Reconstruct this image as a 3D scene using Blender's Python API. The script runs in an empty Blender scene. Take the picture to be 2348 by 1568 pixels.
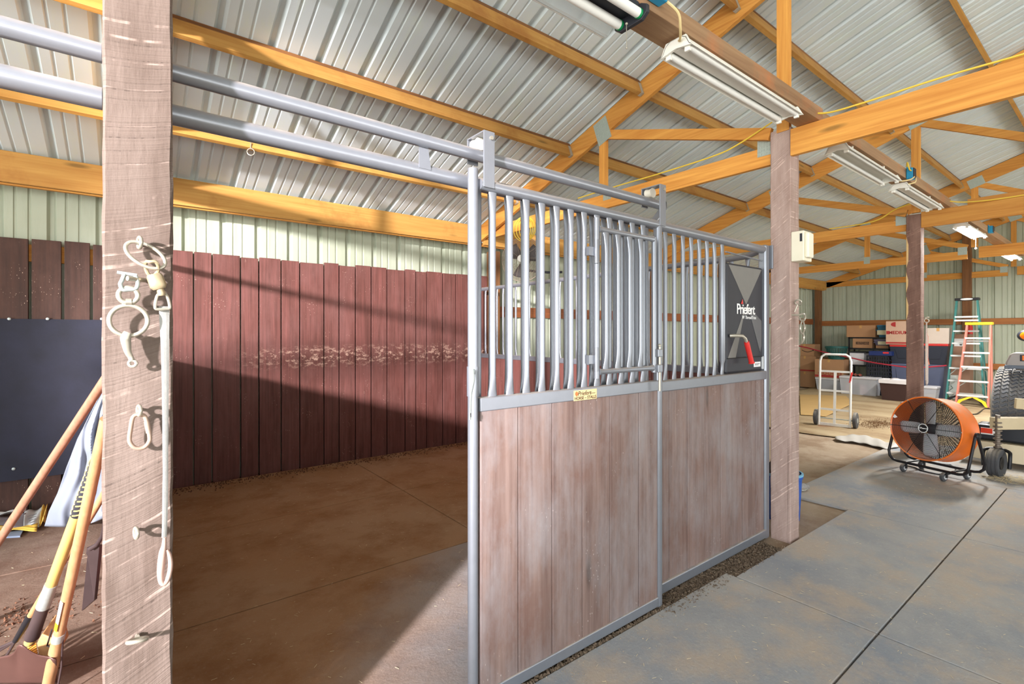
import bpy, math, random
from mathutils import Vector, Matrix, Euler
random.seed(7)
C = bpy.context.scene.collection
V = Vector
# ---------------------------------------------------------------- camera model (metres; X along the stall row, Y into the stalls)
F, PX, HY, EYE = 1126.0, 1174.0, 762.0, 1.47
CT, ST = 0.6129, 0.7902
def D(px):
    a = (px - PX) / F
    return CT + ST * a, ST - CT * a
def pd(px, py, d):            # point of a photograph pixel at view depth d
    u, v = D(px); return V((u * d, v * d, EYE + (HY - py) * d / F))
def onY(px, py, y): return pd(px, py, y / D(px)[1])
def onX(px, py, x): return pd(px, py, x / D(px)[0])
def gnd(px, py, z=0): return pd(px, py, (EYE - z) * F / (py - HY))
def S(r, g, b):
    f = lambda c: (c / 255 / 12.92) if c / 255 <= .04045 else ((c / 255 + .055) / 1.055) ** 2.4
    return (f(r), f(g), f(b), 1)
# ---------------------------------------------------------------- mesh builder
class MB:
    def __init__(s): s.v = []; s.f = []
    def add(s, vs, fs):
        o = len(s.v); s.v += [V(p) for p in vs]; s.f += [tuple(i + o for i in f) for f in fs]; return s
    def box(s, x0, x1, y0, y1, z0, z1):
        return s.hexa([(x0,y0,z0),(x1,y0,z0),(x1,y1,z0),(x0,y1,z0),(x0,y0,z1),(x1,y0,z1),(x1,y1,z1),(x0,y1,z1)])
    def hexa(s, p):
        return s.add(p, [(3,2,1,0),(4,5,6,7),(0,1,5,4),(1,2,6,5),(2,3,7,6),(3,0,4,7)])
    def beam(s, p0, p1, w, h, up=(0,0,1)):
        p0, p1 = V(p0), V(p1); t = (p1 - p0).normalized(); sd = t.cross(V(up)).normalized(); u = sd.cross(t)
        a, b = sd * w / 2, u * h / 2
        return s.hexa([p0-a-b, p0+a-b, p0+a+b, p0-a+b, p1-a-b, p1+a-b, p1+a+b, p1-a+b])
    def tube(s, pts, r, n=12, closed=False, caps=True, flat=1.0, up=None, sp=0):
        pts = [V(p) for p in pts]; m = len(pts); rs = list(r) if isinstance(r, (list, tuple)) else [r] * m
        if sp:
            g = (lambda a, i: a[i % m]) if closed else (lambda a, i: a[max(0, min(m - 1, i))]); P, R = [], []
            for i in range(m if closed else m - 1):
                for k in range(sp):
                    t = k / sp; p0, p1, p2, p3 = (g(pts, i + j) for j in (-1, 0, 1, 2)); P.append(.5*((2*p1) + (p2-p0)*t + (2*p0-5*p1+4*p2-p3)*t*t + (3*p1-p0-3*p2+p3)*t**3)); R.append(g(rs, i)*(1-t) + g(rs, i+1)*t)
            if not closed: P.append(pts[-1]); R.append(rs[-1])
            pts, rs, m = P, R, len(P)
        tg = []
        for i in range(m):
            a = pts[i-1] if (i or closed) else pts[i]; b = pts[(i+1) % m] if (i < m-1 or closed) else pts[i]
            t = (b - a); tg.append(t.normalized() if t.length > 1e-9 else V((0,0,1)))
        u = V(up) if up else (V((0,0,1)) if abs(tg[0].z) < .9 else V((1,0,0)))
        vs = []
        for i in range(m):
            u = (u - tg[i] * u.dot(tg[i])); u = u.normalized() if u.length > 1e-6 else tg[i].orthogonal().normalized()
            w = tg[i].cross(u)
            for k in range(n):
                q = 2 * math.pi * k / n
                vs.append(pts[i] + u * (math.cos(q) * rs[i]) + w * (math.sin(q) * rs[i] * flat))
        fs = []
        for i in range(m if closed else m - 1):
            j = (i + 1) % m
            for k in range(n):
                l = (k + 1) % n; fs.append((i*n+k, i*n+l, j*n+l, j*n+k))
        if caps and not closed:
            fs.append(tuple(reversed(range(n)))); fs.append(tuple((m-1)*n + k for k in range(n)))
        return s.add(vs, fs)
    def ring(s, c, ax, R, r, n=36, m=8, a0=0, a1=None, sx=1.0):
        c = V(c); ax = V(ax).normalized(); u = ax.orthogonal().normalized() if abs(ax.z) > .99 else V((0,0,1)).cross(ax).normalized(); w = ax.cross(u)
        if a1 is None:
            return s.tube([c + u*(math.cos(2*math.pi*k/n)*R*sx) + w*(math.sin(2*math.pi*k/n)*R) for k in range(n)], r, m, closed=True)
        return s.tube([c + u*(math.cos(a0+(a1-a0)*k/n)*R*sx) + w*(math.sin(a0+(a1-a0)*k/n)*R) for k in range(n+1)], r, m)
    def lathe(s, prof, c=(0,0,0), ax=(0,0,1), n=32, close=False):
        c = V(c); ax = V(ax).normalized(); u = ax.orthogonal().normalized(); w = ax.cross(u); m = len(prof); vs = []; fs = []
        for (r, h) in prof:
            for k in range(n):
                q = 2*math.pi*k/n; vs.append(c + ax*h + u*(math.cos(q)*r) + w*(math.sin(q)*r))
        for i in range(m if close else m-1):
            j = (i+1) % m
            for k in range(n):
                l = (k+1) % n; fs.append((i*n+k, i*n+l, j*n+l, j*n+k))
        return s.add(vs, fs)
    def prism(s, poly, ext):   # poly: 3-D outline, ext: extrusion vector
        e = V(ext); p = [V(q) for q in poly]; n = len(p)
        return s.add(p + [q + e for q in p], [tuple(reversed(range(n))), tuple(range(n, 2*n))] + [(i, (i+1) % n, (i+1) % n + n, i + n) for i in range(n)])
    def grid(s, fn, nu, nv):
        vs = [fn(i/nu, j/nv) for i in range(nu+1) for j in range(nv+1)]
        return s.add(vs, [(i*(nv+1)+j, (i+1)*(nv+1)+j, (i+1)*(nv+1)+j+1, i*(nv+1)+j+1) for i in range(nu) for j in range(nv)])
    def ball(s, c, r, n=12, sc=(1,1,1)):
        c = V(c); vs = []; fs = []; m = n // 2
        for i in range(m+1):
            t = math.pi*i/m
            for k in range(n):
                q = 2*math.pi*k/n; vs.append(c + V((math.sin(t)*math.cos(q)*r*sc[0], math.sin(t)*math.sin(q)*r*sc[1], math.cos(t)*r*sc[2])))
        for i in range(m):
            for k in range(n):
                l = (k+1) % n; fs.append((i*n+k, (i+1)*n+k, (i+1)*n+l, i*n+l))
        return s.add(vs, fs)
    def xform(s, M):
        s.v = [M @ p for p in s.v]; return s
    def build(s, name, mat, parent=None, bevel=0, smooth=False, solid=0, kind=None, label=None):
        off = V((0,0,0))
        if parent is not None and not parent.get('_local'):
            q = parent
            while q is not None and q.type != 'EMPTY': q = q.parent
            if q is not None and not q.get('_local'): off = q.location.copy()
            elif q is None: off = V((0,0,0))
        me = bpy.data.meshes.new(name); me.from_pydata([tuple(p - off) for p in s.v], [], s.f)
        import bmesh
        bm = bmesh.new(); bm.from_mesh(me)
        bmesh.ops.remove_doubles(bm, verts=bm.verts, dist=1e-6)
        bmesh.ops.recalc_face_normals(bm, faces=bm.faces); bm.to_mesh(me); bm.free()
        me.materials.append(mat)
        o = bpy.data.objects.new(name, me); C.objects.link(o)
        if parent is not None: o.parent = parent
        if smooth:
            for p in me.polygons: p.use_smooth = True
            me.set_sharp_from_angle(angle=math.radians(42))
        if solid:
            m = o.modifiers.new('thickness', 'SOLIDIFY'); m.thickness = solid; m.offset = 0
        if bevel:
            m = o.modifiers.new('bevel', 'BEVEL'); m.width = bevel; m.segments = 2; m.limit_method = 'ANGLE'
        if kind: o['kind'] = kind
        if label: o['label'] = label
        return o
def tag(o, label, cat, group=None):
    o['label'] = label; o['category'] = cat
    if group: o['group'] = group
    return o
def thing(name, label, cat, loc=(0,0,0), group=None, rot=None):
    o = bpy.data.objects.new(name, None); C.objects.link(o); o.location = loc; o.empty_display_size = .1
    if rot is not None: o.rotation_euler = rot; o['_local'] = 1
    return tag(o, label, cat, group)
def local(name, label, cat, loc, rz=0, group=None): return thing(name, label, cat, loc, group, (0, 0, rz))
def struct(mb, name, mat, **k):
    return mb.build(name, mat, None, kind='structure', **k)
def dup(root, loc, label=None, rz=None):
    def cp(o, par):
        c = o.copy(); C.objects.link(c); c.parent = par
        for ch in list(o.children): cp(ch, c)
        return c
    r = cp(root, None); r.location = loc
    if rz is not None: r.rotation_euler = (0, 0, rz)
    if label: r['label'] = label
    return r
def text(s, size, M, mat, name, parent, ext=.0008, bold=0, shear=0, space=1):
    cu = bpy.data.curves.new('t', 'FONT'); cu.body = s; cu.size = size; cu.extrude = ext; cu.offset = bold; cu.shear = shear
    cu.space_character = space; cu.align_x = 'CENTER'; cu.align_y = 'CENTER'
    to = bpy.data.objects.new('t', cu); C.objects.link(to)
    dg = bpy.context.evaluated_depsgraph_get(); me = bpy.data.meshes.new_from_object(to.evaluated_get(dg))
    bpy.data.objects.remove(to); me.transform(M)
    b = MB(); b.v = [v.co.copy() for v in me.vertices]; b.f = [tuple(p.vertices) for p in me.polygons]
    bpy.data.meshes.remove(me)
    return b.build(name, mat, parent)
def frame(o, xax, yax):       # matrix placing text: x axis, y axis, origin
    x, y = V(xax).normalized(), V(yax).normalized(); z = x.cross(y)
    M = Matrix((x, y, z)).transposed().to_4x4(); M.translation = V(o); return M
# ---------------------------------------------------------------- materials
def nt(name):
    m = bpy.data.materials.new(name); m.use_nodes = True; n = m.node_tree; n.nodes.clear()
    out = n.nodes.new('ShaderNodeOutputMaterial'); b = n.nodes.new('ShaderNodeBsdfPrincipled')
    n.links.new(b.outputs[0], out.inputs[0]); return m, n, b
def node(n, t, inp=None, **kw):
    x = n.nodes.new(t)
    for k, v in kw.items(): setattr(x, k, v)
    for k, v in (inp or {}).items():
        if isinstance(v, bpy.types.NodeSocket): n.links.new(v, x.inputs[k])
        else: x.inputs[k].default_value = v
    return x
def mix(n, fac, a, b, mode='MIX'):
    x = n.nodes.new('ShaderNodeMix'); x.data_type = 'RGBA'; x.blend_type = mode
    for i, v in ((0, fac), (6, a), (7, b)):
        if isinstance(v, bpy.types.NodeSocket): n.links.new(v, x.inputs[i])
        else: x.inputs[i].default_value = v
    return x.outputs[2]
def mth(n, op, a, b=0.0, c=None):
    x = n.nodes.new('ShaderNodeMath'); x.operation = op
    for i, v in enumerate((a, b) if c is None else (a, b, c)):
        if isinstance(v, bpy.types.NodeSocket): n.links.new(v, x.inputs[i])
        else: x.inputs[i].default_value = v
    return x.outputs[0]
def ramp(n, fac, lo, hi):
    x = n.nodes.new('ShaderNodeMapRange'); n.links.new(fac, x.inputs[0]); x.inputs[1].default_value = lo; x.inputs[2].default_value = hi; x.clamp = True
    return x.outputs[0]
def coords(n, scale=(1,1,1), rnd=True, rot=(0,0,0)):
    tc = n.nodes.new('ShaderNodeTexCoord'); mp = n.nodes.new('ShaderNodeMapping'); mp.inputs['Scale'].default_value = scale; mp.inputs['Rotation'].default_value = rot
    n.links.new(tc.outputs['Object'], mp.inputs[0])
    if rnd:
        oi = n.nodes.new('ShaderNodeObjectInfo'); k = mth(n, 'MULTIPLY', oi.outputs['Random'], 37.0)
        cb = node(n, 'ShaderNodeCombineXYZ', {0: k, 1: k, 2: k}); n.links.new(cb.outputs[0], mp.inputs['Location'])
    return mp.outputs[0]
def noise(n, vec, scale=5, detail=4, rough=.55, dist=0):
    x = node(n, 'ShaderNodeTexNoise', {'Vector': vec, 'Scale': scale, 'Detail': detail, 'Roughness': rough, 'Distortion': dist}); return x.outputs[0]
def bump(n, b, h, dist=.002, strength=.6):
    x = node(n, 'ShaderNodeBump', {'Height': h, 'Distance': dist, 'Strength': strength}); n.links.new(x.outputs[0], b.inputs['Normal'])
def setb(b, rough=.6, metal=0, spec=None):
    b.inputs['Roughness'].default_value = rough; b.inputs['Metallic'].default_value = metal
    if spec is not None: b.inputs['Specular IOR Level'].default_value = spec
def plain(name, col, rough=.6, metal=0, var=.12, scale=12, bmp=0, dust=None, spec=None):
    m, n, b = nt(name); setb(b, rough, metal, spec); vec = coords(n); k = noise(n, vec, scale)
    lo = tuple(c * (1 - var) for c in col[:3]) + (1,); hi = tuple(min(1, c * (1 + var)) for c in col[:3]) + (1,)
    c = mix(n, k, lo, hi)
    if dust:
        g = n.nodes.new('ShaderNodeNewGeometry'); sp = node(n, 'ShaderNodeSeparateXYZ', {0: g.outputs['Normal']})
        up = ramp(n, sp.outputs[2], .25, .95); k2 = ramp(n, noise(n, vec, 9, 6), .25, .6)
        f = mth(n, 'MULTIPLY', up, k2); c = mix(n, f, c, dust)
        r = mth(n, 'MULTIPLY_ADD', f, .45, rough); n.links.new(r, b.inputs['Roughness'])
    n.links.new(c, b.inputs['Base Color'])
    if bmp: bump(n, b, noise(n, vec, scale * 8, 5), bmp)
    return m
def wood(name, c0, c1, ax, knots=True, rough=.65, dusty=None, damt=.4, grain=1.0, speck=None, stainy=None, marks=None, bmp=.0012):
    m, n, b = nt(name); setb(b, rough, 0, .3); g = grain
    sc = {'x': (.6, 9*g, 9*g), 'y': (9*g, .6, 9*g), 'z': (9*g, 9*g, .6)}[ax]
    vec = coords(n, sc); k = noise(n, vec, 2.2, 6, .6, .6)
    f = {'x': (1.5, 60*g, 60*g), 'y': (60*g, 1.5, 60*g), 'z': (60*g, 60*g, 1.5)}[ax]
    k2 = noise(n, coords(n, f), 1.0, 3)
    kk = mth(n, 'MULTIPLY_ADD', k2, .55, mth(n, 'MULTIPLY', k, .75))
    c = mix(n, ramp(n, kk, .38, .9), c1, c0)
    oi = n.nodes.new('ShaderNodeObjectInfo')
    hs = node(n, 'ShaderNodeHueSaturation', {'Color': c, 'Value': mth(n, 'MULTIPLY_ADD', oi.outputs['Random'], .3, .85)}); c = hs.outputs[0]
    if knots:
        ks = {'x': (1.3, 6, 6), 'y': (6, 1.3, 6), 'z': (6, 6, 1.3)}[ax]
        vo = node(n, 'ShaderNodeTexVoronoi', {'Vector': coords(n, ks), 'Scale': 1.0}); kf = ramp(n, vo.outputs[0], .13, .05)
        c = mix(n, mth(n, 'MULTIPLY', kf, .75), c, tuple(x * .28 for x in c0[:3]) + (1,))
    if stainy:
        kf = ramp(n, noise(n, coords(n, (2,2,2)), 1.3, 5, .65), .52, .72); c = mix(n, mth(n, 'MULTIPLY', kf, .7), c, stainy)
    if dusty:
        kf = ramp(n, noise(n, coords(n, (3,3,1.2)), 1.6, 6, .7), .42, .7); c = mix(n, mth(n, 'MULTIPLY', kf, damt), c, dusty)
    if speck:
        vo = node(n, 'ShaderNodeTexVoronoi', {'Vector': coords(n, (70,70,32)), 'Scale': 1.0}); kf = ramp(n, vo.outputs[0], .17, .08)
        kf = mth(n, 'MULTIPLY', kf, ramp(n, noise(n, coords(n, (4,4,4)), 1), .55, .66)); c = mix(n, kf, c, speck)
    if marks:
        tc = n.nodes.new('ShaderNodeTexCoord'); sp = node(n, 'ShaderNodeSeparateXYZ', {0: tc.outputs['Object']})
        bandz = mth(n, 'SUBTRACT', 1.0, ramp(n, mth(n, 'ABSOLUTE', mth(n, 'SUBTRACT', sp.outputs[2], mth(n, 'MULTIPLY_ADD', sp.outputs[0], -.0, 1.2))), .03, .14))
        bandx = mth(n, 'MULTIPLY', ramp(n, sp.outputs[0], .8, 1.3), 1)
        kf = ramp(n, noise(n, coords(n, (9,9,16)), 2.2, 6, .7), .52, .62)
        c = mix(n, mth(n, 'MULTIPLY', mth(n, 'MULTIPLY', bandz, bandx), mth(n, 'MULTIPLY', kf, .8)), c, marks)
    n.links.new(c, b.inputs['Base Color']); bump(n, b, k2, bmp, .5)
    return m
def emit(name, col, st):
    m, n, b = nt(name); b.inputs['Base Color'].default_value = col; b.inputs['Emission Color'].default_value = col; b.inputs['Emission Strength'].default_value = st; return m
AMB, AMBD = S(228, 168, 84), S(188, 118, 48)
W = {}
for ax in 'xyz': W[ax] = wood('amber_lumber_' + ax, AMB, AMBD, ax)
WP = wood('purlin_lumber', S(194, 150, 80), S(168, 116, 54), 'x', stainy=S(146, 92, 42))
WB = wood('weathered_beam', S(178, 146, 112), S(140, 106, 78), 'x', knots=False, stainy=S(186, 118, 74))
def sawn(name, c0, c1, ax, s0, sg, k0, k1, kq, hi=1.5):
    m, n, b = nt(name); setb(b, .8, 0, .2)
    base = noise(n, coords(n, (6, 6, 1.2)), 2.0, 7, .62); c = mix(n, ramp(n, base, .3, .72), c1, c0)
    tc = n.nodes.new('ShaderNodeTexCoord'); sp = node(n, 'ShaderNodeSeparateXYZ', {0: tc.outputs['Object']})
    s = mth(n, 'MULTIPLY', mth(n, 'SUBTRACT', sp.outputs[ax], s0), sg); z = sp.outputs[2]
    sl = mth(n, 'MULTIPLY_ADD', z, k1, k0); u = mth(n, 'SUBTRACT', z, mth(n, 'MULTIPLY', s, sl)); u = mth(n, 'SUBTRACT', u, mth(n, 'MULTIPLY', mth(n, 'MULTIPLY', s, s), kq))
    u = mth(n, 'MULTIPLY_ADD', noise(n, coords(n, (7, 7, 7)), 1, 3), .012, u)
    def lines(scale, det, rough):
        x = node(n, 'ShaderNodeTexNoise', {'W': mth(n, 'MULTIPLY', u, scale), 'Scale': 1.0, 'Detail': det, 'Roughness': rough}, noise_dimensions='1D'); return x.outputs[0]
    l1 = lines(55, 2, .5); l2 = lines(120, 3, .6)
    g = ramp(n, noise(n, coords(n, (14, 14, 9)), 1.3, 3), .46, .62)
    c = mix(n, mth(n, 'MULTIPLY', mth(n, 'MULTIPLY', ramp(n, l1, .62, .70), g), .85), c, tuple(min(1, x * hi) for x in c0[:3]) + (1,))
    g2 = ramp(n, noise(n, coords(n, (90, 90, 12)), 1.0, 3), .52, .6)
    c = mix(n, mth(n, 'MULTIPLY', mth(n, 'MULTIPLY', ramp(n, l2, .36, .28), g2), .55), c, tuple(x * .35 for x in c1[:3]) + (1,))
    g3 = ramp(n, l2, .42, .34); c = mix(n, mth(n, 'MULTIPLY', g3, .16), c, tuple(x * .5 for x in c1[:3]) + (1,))
    cr = ramp(n, noise(n, coords(n, (40, 40, .35)), 1.0, 2), .29, .27)
    c = mix(n, mth(n, 'MULTIPLY', cr, .6), c, tuple(x * .3 for x in c1[:3]) + (1,))
    n.links.new(c, b.inputs['Base Color'])
    h = mth(n, 'ADD', l2, noise(n, coords(n, (80, 80, 14)), 1.0, 5)); bump(n, b, h, .0022, .7)
    return m
POST0 = sawn('rough_sawn_post', S(118, 104, 96), S(92, 78, 70), 0, -.055, 1, .52, -.2, .9, 2.0)
POST1 = sawn('weathered_post', S(186, 164, 155), S(152, 128, 119), 1, 1.67, -1, .9, -.1, .4, 1.45)
POST2 = sawn('brown_post', S(146, 116, 104), S(112, 84, 74), 1, 1.77, -1, .6, -.1, .4, 1.5)
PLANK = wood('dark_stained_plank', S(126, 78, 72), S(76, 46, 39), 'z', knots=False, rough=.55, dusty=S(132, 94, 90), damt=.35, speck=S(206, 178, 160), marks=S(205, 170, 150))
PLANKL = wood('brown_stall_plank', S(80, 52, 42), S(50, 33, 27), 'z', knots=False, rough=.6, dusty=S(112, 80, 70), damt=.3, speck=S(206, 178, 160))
DOORW = wood('brown_door_plank', S(142, 120, 112), S(96, 74, 68), 'z', rough=.6, dusty=S(150, 146, 148), damt=.65, speck=S(190, 178, 172), stainy=S(116, 86, 76))
STEEL = plain('grey_painted_steel', S(136, 140, 148), .33, .45, .07, 30, dust=S(190, 178, 168), spec=.6)
GALV = plain('galvanised_steel', S(176, 184, 182), .45, .5, .18, 60)
BRIGHT = plain('zinc_hardware', S(176, 170, 156), .34, .55, .12, 60)
BLACKM = plain('black_painted_metal', S(34, 34, 38), .4, .3, .1)
WHITEP = plain('white_enamel', S(236, 236, 228), .4, 0, .05, 6)
RUBBER = plain('black_rubber', S(70, 71, 74), .75, 0, .25, 20, .001, dust=S(150, 142, 130))
DKPL = plain('dark_plastic', S(40, 42, 50), .5, 0, .2, 10)
CARD = plain('corrugated_card', S(172, 130, 94), .8, 0, .1, 5)
CARD2 = plain('pale_card', S(200, 186, 174), .8, 0, .08, 5)
TAPE = plain('packing_tape', S(196, 150, 90), .35, 0, .06)
RED = plain('red_plastic', S(206, 44, 40), .45, 0, .1)
DRED = plain('dark_red_print', S(160, 40, 40), .7, 0, .08)
BLUE = plain('blue_plastic', S(18, 84, 180), .4, 0, .1)
SKYB = plain('light_blue_box', S(30, 150, 200), .45, 0, .1)
ORANGE = plain('orange_paint', S(240, 116, 24), .35, 0, .06, 8, dust=S(196, 150, 118))
BLACKP = plain('black_ink', S(24, 22, 22), .7, 0, .05)
WHITEK = plain('white_print', S(238, 238, 238), .6, 0, .03)
CREAM = plain('cream_label', S(226, 220, 186), .7, 0, .05)
TANP = plain('tan_paint', S(206, 188, 152), .5, 0, .12, 8, dust=S(170, 160, 140))
GREENF = plain('green_fibreglass', S(52, 120, 116), .5, 0, .08)
PINKF = plain('orange_fibreglass', S(206, 122, 106), .5, 0, .08)
YEL = plain('yellow_plastic', S(240, 200, 30), .5, 0, .06)
YELC = plain('yellow_cable', S(232, 200, 70), .5, 0, .05)
ALU = plain('aluminium', S(216, 220, 222), .4, .12, .08, 30)
def metal_sheet(name, c0, c1, stain, ax):
    m, n, b = nt(name); setb(b, .5, .08, .5)
    k = noise(n, coords(n, (1, 1, 1), False), .9, 5); c = mix(n, ramp(n, k, .35, .7), c0, c1)
    f = {'y': (7, .7, 7), 'z': (7, 7, .7)}[ax]
    k2 = ramp(n, noise(n, coords(n, f, False), 1.4, 6, .7), .5, .75); c = mix(n, mth(n, 'MULTIPLY', k2, .4), c, stain)
    n.links.new(c, b.inputs['Base Color']); bump(n, b, noise(n, coords(n, f, False), 1.0, 3), .003, .25); return m
ROOFM = metal_sheet('roof_sheet', S(208, 219, 222), S(197, 209, 214), S(206, 220, 196), 'y')
WALLM = metal_sheet('wall_sheet', S(178, 184, 166), S(160, 167, 146), S(138, 144, 118), 'z')
def ground(name, cols, straws, rough=.9, sc=(1, 1, 1), lit_grey=None):
    m, n, b = nt(name); setb(b, rough, 0, .2); v = coords(n, sc, False, (0, 0, .35 if sc != (1, 1, 1) else 0))
    k = noise(n, v, .9, 8, .62, .4); c = mix(n, ramp(n, k, .36, .62), cols[0], cols[1])
    k2 = ramp(n, noise(n, v, 2.3, 8, .68), .46, .62); c = mix(n, mth(n, 'MULTIPLY', k2, .75), c, cols[2])
    if lit_grey:  # light pool by the doorway painted into the colour, fading with position
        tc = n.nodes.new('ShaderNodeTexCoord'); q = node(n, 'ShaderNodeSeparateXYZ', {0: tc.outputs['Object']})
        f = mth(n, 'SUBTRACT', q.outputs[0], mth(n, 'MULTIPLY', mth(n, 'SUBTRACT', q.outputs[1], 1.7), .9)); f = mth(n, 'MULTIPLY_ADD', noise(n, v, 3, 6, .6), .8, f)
        c = mix(n, ramp(n, f, .55, 1.5), c, mix(n, k2, lit_grey, tuple(x * .82 for x in lit_grey[:3]) + (1,)))
    k3 = ramp(n, noise(n, v, 46, 6, .7), .55, .75); c = mix(n, mth(n, 'MULTIPLY', k3, .35), c, cols[3])
    if straws:
        vo = node(n, 'ShaderNodeTexVoronoi', {'Vector': v, 'Scale': 26.0}); f = ramp(n, vo.outputs[0], .07, .03); c = mix(n, mth(n, 'MULTIPLY', f, .7), c, straws)
    n.links.new(c, b.inputs['Base Color']); bump(n, b, mth(n, 'ADD', noise(n, v, 60, 7, .7), mth(n, 'MULTIPLY', noise(n, v, 9, 4), 1.5)), .006, .5); return m
DIRT = ground('bare_dirt', (S(156, 138, 116), S(172, 154, 134), S(136, 112, 90), S(190, 174, 152)), S(214, 196, 168))
MATG = ground('dusty_rubber_mat', (S(138, 144, 152), S(172, 170, 166), S(182, 166, 148), S(204, 201, 196)), S(206, 200, 188), .75)
MATM = ground('lit_corner_mat', (S(160, 120, 86), S(168, 134, 104), S(140, 98, 64), S(186, 164, 140)), None, .9, (1, 1, 1), S(158, 156, 158))  # brown dirt mat with the doorway light painted on as grey
MATL = ground('dull_brown_mat', (S(116, 94, 80), S(130, 110, 96), S(98, 72, 58), S(150, 132, 118)), None)
MATB = ground('dirt_covered_mat', (S(160, 120, 86), S(168, 134, 104), S(140, 98, 64), S(186, 156, 124)), None)
TARP = ground('brown_tarp', (S(156, 136, 106), S(178, 160, 130), S(128, 102, 74), S(202, 188, 160)), None, .6, (1.0, .28, 1))

WMAT = plain('dark_rubber_sheet', S(25, 27, 44), .75, 0, .6, 6, .0015)
WMAT_ = None
# ================================================================ the barn shell
YW, XB, RY = 5.72, 15.2, -.4                       # inner wall faces, ridge line
def roofz(y): return 4.71 - .337 * y if y >= RY else 4.71 - .337 * (2 * RY - y)
PROF = [(0, 0), (.045, 0), (.064, .034), (.090, .034), (.109, 0), (.16, 0), (.167, .009), (.177, .009), (.184, 0), (.246, 0), (.253, .009), (.263, .009), (.27, 0)]
def profile(a, b, pitch=.3175, off=.0):
    out = []; k = math.floor((a - off) / pitch)
    while True:
        for (u, h) in PROF:
            x = off + k * pitch + u
            if x > b: return out + [(b, 0)]
            if x >= a: out.append((x, h))
        k += 1
EX = .458 - .0775
xs = profile(-5.4, XB + .3, .3175, EX)
mb = MB(); n = len(xs); pv = []
for y in (6.15, RY, -6.9):
    for (x, h) in xs: pv.append((x, y, roofz(y) + h * 1.05))
mb.add(pv, [(r*n+i, r*n+i+1, (r+1)*n+i+1, (r+1)*n+i) for r in range(2) for i in range(n-1)])
struct(mb, 'ceiling', ROOFM)
xw = profile(-5.4, XB + .02, .3175, .735 - .0775); n = len(xw); mb = MB()
mb.add([(x, YW + h, z) for z in (-.1, 2.742) for (x, h) in xw], [(i, i+1, n+i+1, n+i) for i in range(n-1)])
struct(mb, 'wall_left', WALLM)
yb = profile(-6.8, YW + .02, .3175, .1); n = len(yb); mb = MB()
mb.add([(XB + h, y, -.1 if k == 0 else roofz(y) - .005) for k in (0, 1) for (y, h) in yb], [(i, i+1, n+i+1, n+i) for i in range(n-1)])
struct(mb, 'wall_back', WALLM)
mb = MB(); mb.box(-5.6, 15.5, -7.2, 5.9, -.14, -.021); struct(mb, 'floor', DIRT)
# rubber mats lying on the dirt
def mat(x0, x1, y0, y1, lab, m, grp):
    t = MB().box(x0 + .004, x1 - .004, y0 + .004, y1 - .004, -.02, 0).build('rubber_mat', m, None, bevel=.004)
    tag(t, lab, 'mat', grp)
G1, G2 = 'grey aisle mats', 'dirt covered stall mats'
mat(1.05, 2.88, .8, 1.575, 'dusty grey rubber aisle mat beside the sliding stall door', MATG, G1)
mat(1.05, 2.88, -.42, .8, 'dusty grey rubber mat cut off by the bottom edge of the picture', MATG, G1)
mat(2.88, 4.71, .8, 1.515, 'dusty grey rubber mat in front of the fixed stall panel and weathered post', MATG, G1)
mat(2.88, 4.71, -.42, .8, 'dusty grey rubber mat at the lower right corner of the picture', MATG, G1)
mat(4.71, 6.54, .8, 2.03, 'dusty grey rubber mat just in front of the orange drum fan', MATG, G1)
mat(4.71, 6.54, -.42, .8, 'dusty grey rubber mat in front of the small caster wheel', MATG, G1)
mat(6.54, 8.37, .2, 2.03, 'dusty grey rubber mat under the orange drum fan', MATG, G1)
lab = {(0,0): 'brown dirt-covered stall mat just inside the open doorway beside the near post', (1,0): 'brown dirt-covered stall mat directly behind the sliding door',
       (0,1): 'brown dirt-covered stall mat in the middle row on the left', (1,1): 'brown dirt-covered stall mat in the middle row behind the door bars',
       (0,2): 'brown dirt-covered stall mat along the plank wall on the left', (1,2): 'brown dirt-covered stall mat along the plank wall on the right'}
xr, yr = (.06, 2.0, 3.68), (1.72, 2.92, 4.24, 5.6)
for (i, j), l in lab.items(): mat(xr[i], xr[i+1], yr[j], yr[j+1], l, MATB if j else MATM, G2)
mat(-1.9, -.04, 1.72, 2.92, 'brown dirt-covered mat under the leaning shovels in the left stall', MATL, G2)
mat(-1.9, -.04, 2.92, 4.24, 'brown dirt-covered mat behind the leaning shovels in the left stall', MATL, G2)
mat(-1.9, -.04, 4.24, 5.6, 'brown dirt-covered mat under the grey tarp in the left stall', MATL, G2)
# ================================================================ posts
def post(x, y, z1, m, lab, w=.14, name='timber_post', z0=-.1):
    mb = MB(); rnd = random.Random(lab); N = 60
    for k in range(N):
        pass
    def ringpts(z):
        j = lambda: rnd.uniform(-.0016, .0016)
        c = .006
        return [(x+c+j(), y+j(), z), (x+w-c+j(), y+j(), z), (x+w+j(), y+c+j(), z), (x+w+j(), y+w-c+j(), z), (x+w-c+j(), y+w+j(), z), (x+c+j(), y+w+j(), z), (x+j(), y+w-c+j(), z), (x+j(), y+c+j(), z)]
    vs = []
    for k in range(N + 1): vs += ringpts(z0 + (z1 - z0) * k / N)
    fs = [(k*8+i, k*8+(i+1) % 8, (k+1)*8+(i+1) % 8, (k+1)*8+i) for k in range(N) for i in range(8)] + [tuple(range(8)), tuple(N*8+i for i in range(8))]
    mb.add(vs, fs); o = mb.build(name, m)
    return tag(o, lab, 'post')
P0 = post(-.055, 1.53, 2.9, POST0, 'pale rough-sawn square post in the left foreground hung with tack hardware')
P1 = post(3.67, 1.53, 2.92, POST1, 'weathered square post carrying the white box at the far end of the stall front')
P2 = post(7.40, 1.63, 2.88, POST2, 'weathered brown post hung with the orange and white lead rope')
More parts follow.
